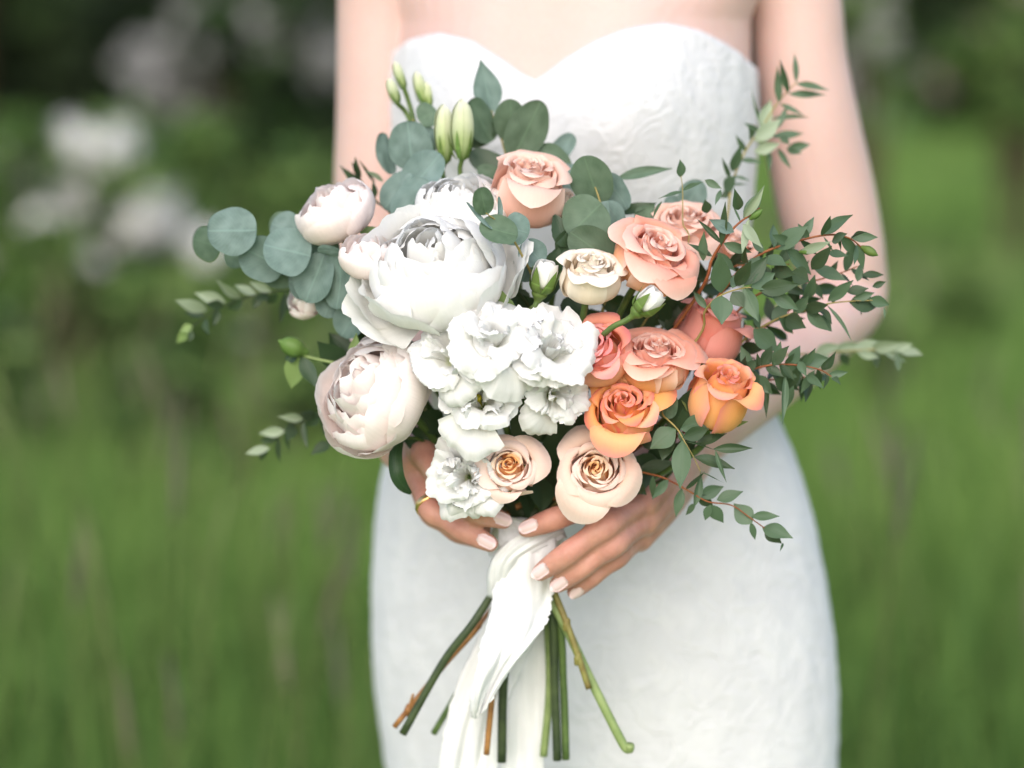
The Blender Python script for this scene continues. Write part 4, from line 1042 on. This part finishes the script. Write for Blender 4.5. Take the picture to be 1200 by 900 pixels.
spray('leafy_spray', 'spray of leaves reaching the elbow with dark curled leaves at its tip', 'leafy spray',
 [(870, 400, 1.76), (895, 382, 1.755), (920, 370, 1.75), (943, 364, 1.75), (970, 356, 1.75), (996, 353, 1.75), (1022, 352, 1.75)],
 [(996, 354, 1030, 358, 21, {'mat': 'parvd'}), (1018, 350, 1042, 357, 12), (1000, 350, 1025, 343, 10), (970, 353, 1000, 328, 13), (945, 365, 973, 388, 13), (943, 363, 971, 357, 13, {'mat': 'parvd'}), (970, 358, 998, 398, 5), (960, 368, 975, 388, 9), (953, 313, 992, 328, 15), (944, 352, 955, 322, 12), (930, 368, 948, 345, 12), (920, 372, 944, 384, 18, {'mat': 'parvd'}), (905, 378, 925, 352, 14), (1010, 322, 1036, 322, 8, {'mat': 'parvd'}), (1005, 330, 1009, 308, 9), (992, 342, 1018, 338, 11, {'mat': 'parvd'}), (1022, 336, 1038, 330, 7, {'mat': 'parvd'}), (1036, 360, 1037, 374, 3)], stem='stemy', rad=.0012, seed=86, auto=(6, 24, .4, 60, .1), **P_)
spray('leafy_spray', 'dense leafy spray lying across the forearm below the elbow', 'leafy spray',
 [(850, 450, 1.755), (870, 437, 1.745), (892, 430, 1.74), (912, 427, 1.738), (935, 428, 1.738), (960, 433, 1.738), (974, 441, 1.738)],
 [(883, 386, 912, 412, 21), (938, 426, 972, 420, 17), (936, 423, 945, 441, 9), (903, 430, 917, 447, 13), (913, 428, 941, 441, 17), (970, 440, 994, 436, 8), (880, 434, 868, 405, 12), (892, 430, 905, 405, 14, {'mat': 'parvd'}), (905, 428, 925, 405, 12), (925, 428, 938, 405, 14), (868, 438, 890, 420, 12), (935, 430, 920, 462, 12, {'mat': 'parvd'}), (955, 434, 938, 462, 9), (897, 440, 898, 490, 7, {'mat': 'parvd'}), (920, 440, 917, 498, 8), (908, 445, 935, 455, 18, {'mat': 'parvd'}), (945, 440, 965, 455, 9), (885, 440, 905, 462, 16), (975, 442, 985, 450, 6), (930, 452, 922, 478, 8)], stem='stemr', rad=.0013, seed=87, auto=(14, 24, .45, 65, .0), **P_)
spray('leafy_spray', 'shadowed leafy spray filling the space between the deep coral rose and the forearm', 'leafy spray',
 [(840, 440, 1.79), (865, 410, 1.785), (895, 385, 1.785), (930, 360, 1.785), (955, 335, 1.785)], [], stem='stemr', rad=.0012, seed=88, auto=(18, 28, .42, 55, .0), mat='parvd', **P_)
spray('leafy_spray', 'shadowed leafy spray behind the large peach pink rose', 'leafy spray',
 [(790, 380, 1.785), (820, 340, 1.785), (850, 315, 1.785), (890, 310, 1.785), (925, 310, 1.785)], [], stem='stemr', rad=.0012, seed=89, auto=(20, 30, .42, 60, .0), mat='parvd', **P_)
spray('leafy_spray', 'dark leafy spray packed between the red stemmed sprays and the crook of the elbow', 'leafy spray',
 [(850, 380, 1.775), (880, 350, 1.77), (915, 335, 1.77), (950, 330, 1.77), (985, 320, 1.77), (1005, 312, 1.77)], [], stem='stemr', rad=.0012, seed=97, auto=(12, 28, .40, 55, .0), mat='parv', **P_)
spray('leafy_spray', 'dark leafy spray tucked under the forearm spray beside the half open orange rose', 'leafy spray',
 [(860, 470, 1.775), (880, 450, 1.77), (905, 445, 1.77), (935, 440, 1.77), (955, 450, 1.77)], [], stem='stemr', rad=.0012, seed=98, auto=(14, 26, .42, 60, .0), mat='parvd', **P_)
spray('leafy_spray', 'pointed green leaves on a yellow twig hanging below the half open orange rose', 'leafy spray',
 [(765, 478, 1.735), (778, 488, 1.715), (793, 502, 1.705), (802, 517, 1.700), (813, 536, 1.700), (821, 553, 1.700)],
 [(792, 503, 762, 526, 23, {'roll': .2}), (797, 503, 838, 489, 20), (800, 513, 831, 502, 15, {'mat': 'parvd'}), (800, 516, 797, 573, 20, {'roll': .2}), (813, 536, 861, 550, 14, {'mat': 'parvd'}), (797, 505, 801, 522, 7), (785, 508, 776, 540, 18, {'mat': 'parvd', 'Y': 1.72}), (836, 526, 882, 525, 10, {'mat': 'parvd'}), (815, 521, 852, 508, 12, {'mat': 'parvd', 'Y': 1.715}), (838, 527, 851, 565, 5), (802, 517, 838, 527, 2), (821, 553, 848, 566, 1.5)], stem='stemy', rad=.001, seed=90, **P_)
spray('leafy_spray', 'trailing red stemmed spray hanging over the skirt beside the hand', 'leafy spray',
 [(730, 555, 1.745), (768, 557, 1.735), (790, 566, 1.73), (810, 577, 1.728), (830, 588, 1.726), (857, 592, 1.726), (878, 606, 1.726), (900, 622, 1.726), (914, 634, 1.726)],
 [(747, 553, 791, 540, 15, {'mat': 'parvd'}), (765, 558, 765, 586, 7), (783, 562, 764, 585, 10), (799, 572, 792, 606, 11), (803, 574, 826, 553, 5, {'mat': 'parvd'}), (814, 594, 822, 553, 9), (819, 582, 848, 570, 14), (840, 586, 871, 576, 13), (832, 592, 848, 613, 14), (832, 592, 826, 610, 9), (881, 614, 860, 590, 21), (881, 605, 914, 605, 10), (880, 612, 885, 633, 7), (893, 618, 929, 630, 17), (896, 620, 916, 637, 14, {'mat': 'parvd'}), (918, 636, 914, 646, 3), (752, 565, 745, 580, 12, {'mat': 'parvd'}), (735, 560, 758, 580, 16, {'mat': 'parvd'}), (818, 580, 836, 594, 12, {'mat': 'parvd'}), (815, 590, 803, 604, 7)], stem='stemr', rad=.0011, seed=91, **P_)
spray('leafy_spray', 'blurred pale sage spray pointing out past the elbow', 'leafy spray',
 [(900, 425, 1.84), (950, 415, 1.86), (1000, 411, 1.87), (1040, 410, 1.875), (1076, 416, 1.88)],
 [(955, 413, 985, 404, 12), (975, 411, 1010, 402, 12), (998, 410, 1035, 401, 13), (1020, 409, 1058, 402, 13), (1045, 410, 1070, 403, 10), (1056, 412, 1082, 417, 12), (985, 414, 995, 428, 10, {'mat': 'parvd'}), (1025, 412, 1028, 432, 9, {'mat': 'parvd'}), (1052, 414, 1053, 436, 7, {'mat': 'parv'}), (1005, 413, 1030, 419, 9), (1035, 413, 1062, 424, 9), (960, 416, 975, 425, 8)], stem='stemy', mat='sage', rad=.0013, seed=92, **P_)
spray('box_sprig', 'blurred sprig of small box leaves below the round eucalyptus leaves', 'leafy sprig',
 [(420, 400, 1.83), (370, 350, 1.85), (335, 340, 1.86), (300, 346, 1.865), (268, 356, 1.87), (245, 368, 1.87), (222, 386, 1.87)],
 [(264, 354, 228, 343, 13, {'mat': 'sage'}), (244, 364, 205, 352, 13, {'mat': 'sage'}), (282, 350, 254, 329, 10, {'mat': 'sage'}), (300, 346, 274, 334, 10, {'mat': 'sage'}), (318, 342, 292, 330, 9, {'mat': 'sage'}), (240, 370, 216, 366, 9), (262, 358, 240, 356, 10, {'mat': 'parvd'}), (285, 352, 266, 362, 12), (305, 346, 296, 362, 9), (255, 362, 250, 382, 9), (240, 374, 245, 392, 8), (325, 344, 312, 356, 9, {'mat': 'parvd'}), (335, 342, 328, 380, 9, {'mat': 'parvd'}), (345, 345, 335, 365, 9), (315, 346, 300, 352, 10, {'mat': 'parvd'}), (222, 386, 207, 402, 10, {'mat': 'sepal'}), (226, 382, 211, 388, 9, {'mat': 'sepal'}), (224, 388, 222, 400, 7)], stem='stemd', mat='parvd', seed=93, **P_)
spray('box_sprig', 'blurred leafy sprig sticking out under the blush peony', 'leafy sprig',
 [(460, 480, 1.80), (400, 478, 1.83), (365, 489, 1.845), (340, 500, 1.85), (320, 515, 1.855), (300, 527, 1.855)],
 [(356, 491, 326, 488, 9, {'mat': 'sage'}), (334, 505, 303, 508, 11, {'mat': 'sage'}), (316, 525, 287, 532, 10, {'mat': 'sage'}), (345, 496, 337, 516, 14), (356, 494, 360, 526, 7), (325, 512, 328, 543, 6), (388, 518, 364, 533, 13), (368, 488, 352, 484, 12), (376, 484, 358, 500, 14), (335, 504, 338, 530, 6), (310, 522, 306, 540, 10), (325, 514, 305, 516, 8), (402, 480, 405, 535, 10), (380, 484, 380, 510, 8)], stem='stemd', mat='parvd', seed=94, **P_)
spray('green_bud_stalk', 'short stalk with a round green bud and drooping leaves beside the blush peony', 'bud stalk',
 [(440, 440, 1.78), (398, 427, 1.79), (372, 421, 1.795), (352, 416, 1.80)],
 [(350, 414, 341, 456, 22, {'mat': 'sepal', 'roll': .2}), (352, 418, 373, 456, 16, {'mat': 'rosel'}), (350, 416, 334, 420, 14, {'mat': 'rosel'}), (405, 430, 372, 400, 26, {'mat': 'rosel', 'Y': 1.80}), (410, 420, 385, 390, 24, {'mat': 'rosel', 'Y': 1.81}), (415, 430, 418, 390, 14, {'mat': 'sepal', 'Y': 1.77}), (420, 428, 390, 440, 20, {'mat': 'rosel', 'Y': 1.79})], stem='steml', rad=.0022, seed=95, buds=[(357, 412, 328, 400, 24)])
spray('willow_sprig', 'dark narrow leaves poking up before the bare arm above the blush peony', 'leafy sprig',
 [(470, 270, 1.83), (440, 235, 1.84), (425, 215, 1.85), (415, 196, 1.855)],
 [(430, 224, 398, 194, 9), (422, 210, 416, 184, 8), (422, 212, 412, 190, 5), (440, 215, 420, 186, 4), (450, 213, 428, 200, 6, {'mat': 'sage'}), (440, 232, 437, 212, 7)], stem='stemd', mat='parvd', seed=96, **P_)
# long loose leaf curving down past the wrist
lp = [(470, 512, 1.745), (464, 530, 1.735), (465, 554, 1.73), (472, 569, 1.733), (482, 578, 1.74)]
B0 = PY(*lp[0]); lroot = empty('strap_leaf', Matrix.Translation(B0), 'long narrow green leaf curving down from the blush peony past the wrist', 'leaf')
Cc = catmull([tuple(PY(*q)) for q in lp], 18); V = []; U = []
for j in range(18):
    w = .0052 * math.sin(math.pi * min(.97, .12 + .85 * j / 17)) ** .7
    tdir = Vector(Cc[min(17, j + 1)] - Cc[max(0, j - 1)]).normalized(); sd_ = tdir.cross(Vector((0, -1, .1))).normalized()
    for i in range(5):
        q = i / 4 * 2 - 1
        V.append(tuple(Vector(Cc[j]) + sd_ * q * w + Vector((0, -.0022 * q * q, 0)))); U.append((j / 17, i / 4))
part_world('blade', lroot, V, grid_faces(4, 17), M['parv'], U)
v, f = tube([BIND, PY(560, 580, 1.775), PY(500, 520, 1.77), B0], [.0014, .0014, .0012, .001], 6)
part_world('stem', lroot, v, f, M['stemg'])

# dark rose foliage between the blooms
rsf = random.Random(4)
def rose_foliage(label, stem_pts, leaves, seed, bottom=None):
    return spray('rose_foliage', label, 'rose leaves', stem_pts, leaves, stem='stemd', rad=.0018, kind='rose', mat='rosel', seed=seed, rolls=.6, tipdY=.012)
rose_foliage('dark glossy rose leaves in the hollow above the joined fingers', [(640, 590, 1.775), (640, 540, 1.765), (640, 500, 1.765), (638, 470, 1.765)],
 [(612, 478, 624, 534, 38, {'Y': 1.742}), (628, 540, 600, 500, 30), (650, 545, 668, 490, 42), (640, 500, 640, 450, 40), (655, 570, 640, 520, 40), (668, 560, 690, 510, 36), (625, 590, 640, 545, 40), (660, 600, 655, 560, 40), (610, 600, 625, 565, 34), (648, 520, 622, 470, 36), (672, 600, 690, 570, 36), (640, 610, 610, 580, 36), (630, 560, 636, 600, 36), (656, 480, 672, 520, 34), (690, 520, 672, 480, 34)], 111)
rose_foliage('dark glossy rose leaves between the peach roses and the small white rosebud', [(740, 520, 1.79), (745, 450, 1.785), (760, 390, 1.785), (775, 360, 1.785)],
 [(745, 395, 700, 370, 40), (760, 388, 735, 345, 38), (780, 380, 760, 350, 36), (770, 372, 812, 365, 38), (790, 400, 830, 360, 34), (720, 420, 690, 380, 40), (800, 400, 790, 355, 34), (710, 390, 668, 365, 36), (745, 370, 700, 345, 30), (780, 440, 812, 430, 30), (800, 365, 820, 330, 30)], 112)
rose_foliage('dark pointed rose leaves wedged between the orange roses', [(780, 560, 1.77), (790, 520, 1.76), (795, 490, 1.75), (800, 470, 1.745)],
 [(785, 508, 814, 452, 28, {'Y': 1.725}), (780, 490, 786, 460, 24, {'mat': 'eucg', 'kind': 'round', 'Y': 1.72}), (775, 520, 750, 500, 32), (760, 540, 790, 525, 28), (770, 560, 745, 535, 30), (790, 540, 815, 515, 26), (762, 530, 752, 575, 30, {'Y': 1.765}), (745, 535, 770, 560, 30, {'Y': 1.76})], 113)
rose_foliage('dark leaves under the blush peony by the wrist', [(560, 570, 1.785), (530, 530, 1.775), (505, 508, 1.77), (490, 500, 1.765)],
 [(515, 512, 480, 505, 22), (520, 500, 490, 485, 30), (505, 530, 472, 515, 16), (530, 520, 505, 490, 34), (540, 540, 510, 520, 30)], 114)
rose_foliage('green leaves between the full white peony and the small cream rose', [(640, 420, 1.77), (625, 370, 1.76), (610, 345, 1.75), (600, 335, 1.745)],
 [(600, 372, 578, 334, 22, {'Y': 1.715, 'mat': 'sepal'}), (540, 382, 512, 365, 18, {'mat': 'sepal', 'Y': 1.705}), (620, 360, 590, 340, 28), (632, 370, 605, 345, 26), (625, 350, 660, 330, 32), (640, 360, 612, 375, 22, {'mat': 'sepal', 'Y': 1.725}), (650, 345, 622, 320, 30), (660, 350, 690, 370, 34), (665, 290, 650, 250, 26), (655, 300, 672, 265, 26), (640, 330, 655, 290, 26)], 115)
rose_foliage('leaves and sepals behind the closed blush bud', [(470, 330, 1.80), (450, 300, 1.79), (430, 275, 1.785), (420, 262, 1.78)],
 [(405, 282, 378, 268, 12, {'mat': 'sepal'}), (400, 285, 412, 262, 12, {'mat': 'sepal'}), (420, 270, 460, 275, 14, {'mat': 'sepal'}), (460, 280, 440, 268, 12, {'mat': 'stemb' if False else 'sepal'}), (455, 290, 480, 260, 28), (440, 290, 470, 310, 34), (430, 330, 412, 340, 22, {'mat': 'sepal', 'Y': 1.74}), (425, 360, 395, 380, 30), (430, 390, 405, 360, 34), (440, 380, 420, 410, 30)], 116)

# ---- loose cut stems of the greenery leaving the grip
def cut_stem(label, pts, rad, mat, node=None, end=None):
    P = [PY(*q) for q in pts]
    root = empty('cut_stem', Matrix.Translation(P[0]), label, 'stem')
    rr = [rad * (1 + .04 * math.sin(7 * i)) for i in range(len(P))]
    v, f = tube(P, rr, 9, seg=len(P) * 6, round_end=False)
    part_world('stem', root, v, f, M[mat])
    for (x, y, Y, k) in node or ():
        c = PY(x, y, Y); v, f = tube([c + Vector((.0006, 0, .003)), c, c - Vector((.0006, 0, .003))], [rad * 1.0, rad * k, rad * 1.0], 9)
        part_world('node', root, v, f, M[mat])
    for (x, y, x2, y2, Y, r) in end or ():
        v, f = tube([PY(x, y, Y), PY(x2, y2, Y - .002)], [r, r * .8], 8); part_world('side_shoot', root, v, f, M[mat])
    return root
cut_stem('thin reddish brown cut stem lying behind the dark slanting stem', [(600, 680, 1.785), (560, 735, 1.78), (520, 780, 1.78), (462, 852, 1.778)], .0021, 'stemb', [(478, 832, 1.778, 1.4)], [(480, 828, 484, 814, 1.778, .0012)])
cut_stem('short dark cut stem tip peeping out beside the ribbon tail', [(600, 690, 1.80), (560, 770, 1.80), (508, 860, 1.80)], .0024, 'stemg')
cut_stem('brown and green cut stem with ringed joints beside the pale thick stem', [(648, 690, 1.765), (664, 730, 1.757), (678, 770, 1.752), (690, 807, 1.75)], .0024, 'stemj', [(664, 732, 1.757, 1.25), (677, 772, 1.752, 1.25)])
cut_stem('pale leafy green cut stem at the edge of the ribbon tail', [(640, 700, 1.785), (644, 800, 1.785), (637, 886, 1.785)], .0030, 'steml')

# ---- ribbon
rib = empty('ribbon', Matrix.Translation(BIND), 'white silk ribbon wrapped round the stems with long hanging tails', 'ribbon')
wc = [(622, 606, 44), (620, 622, 43), (616, 640, 42), (614, 660, 39), (612, 680, 37), (611, 700, 36), (611, 716, 36)]
wcs = catmull([(a, b, c) for a, b, c in wc], 56); V = []; n = 64
for k, (cx, cy, hw) in enumerate(wcs):
    c = PY(cx, cy, 1.782); r = hw * mpp(1.782)
    for i in range(n):
        a = 2 * math.pi * i / n
        fold = .0013 * math.sin(k * .9 + 1.4 * math.sin(a + .5) + a) + .0008 * math.sin(k * 1.9 + 2 * math.sin(2 * a))
        V.append((c.x + (r + fold) * math.cos(a), c.y + (r * .82 + fold) * math.sin(a), c.z + .004 * math.sin(a * 2 + k * .2)))
uv = [((i / n), k / 56) for k in range(56) for i in range(n)]
part_world('wrap', rib, V, grid_faces(n, 55, True), M['silk'], uv)
def tail(name, rows, folds, seed, nu=26, nv=60, jag=.0007):
    rs = np.random.default_rng(seed)
    C = catmull(rows, nv + 1); V = []; U = []
    for j, (l, r, y, Y, tw) in enumerate(C):
        f = j / nv
        je = rs.normal(0, jag, 2)
        for i in range(nu + 1):
            s = i / nu
            p = PY(lerp(l, r, s), y + tw * (s - .5), Y)
            d = sum(a * math.sin(k * s * math.pi * 2 + ph + fy * f) for a, k, ph, fy in folds) * min(1, .25 + f * 1.2)
            e = (je[0] if i == 0 else je[1] if i == nu else 0)
            V.append((p.x + e, p.y + d - .004 * math.sin(math.pi * s), p.z)); U.append((s, f))
    me = part_world(name, rib, V, grid_faces(nu, nv), M['silk'], U)
    sm = me.modifiers.new('thickness', 'SOLIDIFY'); sm.thickness = .0005
    return me
tail('tail', [(584, 652, 606, 1.772, 0), (584, 652, 636, 1.758, 0), (581, 650, 680, 1.756, 4), (575, 646, 712, 1.752, -2), (566, 642, 738, 1.745, -18), (558, 625, 768, 1.737, -30), (552, 602, 796, 1.738, -34), (552, 580, 822, 1.741, -22), (556, 566, 838, 1.744, -8)],
     [(.0035, .9, .5, 5.0), (.0022, 1.7, 1.2, -7.0), (.0012, 3.1, .3, 9.0), (.0008, 5.3, .9, -12.0)], 3)
tail('tail', [(588, 640, 680, 1.765, 0), (572, 640, 720, 1.772, 0), (554, 622, 760, 1.778, 0), (536, 604, 800, 1.781, 0), (524, 590, 842, 1.783, 0), (517, 584, 885, 1.785, 0), (512, 580, 930, 1.787, 0), (505, 576, 1010, 1.79, 0), (500, 572, 1090, 1.792, 0)],
     [(.0030, 1.0, 1.5, 4.0), (.0018, 2.1, 1.2, -7.0), (.0012, 3.4, .3, 9.0), (.0007, 6.1, .3, 10.0)], 6)
tail('tail', [(598, 645, 690, 1.786, 0), (594, 646, 730, 1.790, 0), (592, 645, 780, 1.793, 0), (590, 643, 830, 1.795, 0), (588, 640, 870, 1.797, 0), (586, 636, 920, 1.799, 0), (583, 632, 1010, 1.803, 0)],
     [(.0028, 1.1, 2.0, 4.0), (.0014, 2.3, .2, -6.0)], 4)
# knot of crossed folds at the front of the wrap
V = []; U = []
C = catmull([(584, 700, 1.768), (584, 672, 1.757), (596, 650, 1.752), (625, 632, 1.752), (660, 618, 1.766)], 26)
for j, (x, y, Y) in enumerate(C):
    k = min(25, j + 1); m = max(0, j - 1)
    dx, dy = C[k][0] - C[m][0], C[k][1] - C[m][1]; l = math.hypot(dx, dy); nx, ny = -dy / l, dx / l
    for i in range(13):
        s = i / 12 * 2 - 1
        p = PY(x + nx * s * 13, y + ny * s * 13, Y); V.append((p.x, p.y - .004 * (1 - s * s) - .0012 * math.sin(9 * s + j * .25), p.z)); U.append((i / 12, j / 25))
kn = part_world('fold', rib, V, grid_faces(12, 25), M['silk'], U)
kn.modifiers.new('thickness', 'SOLIDIFY').thickness = .0005
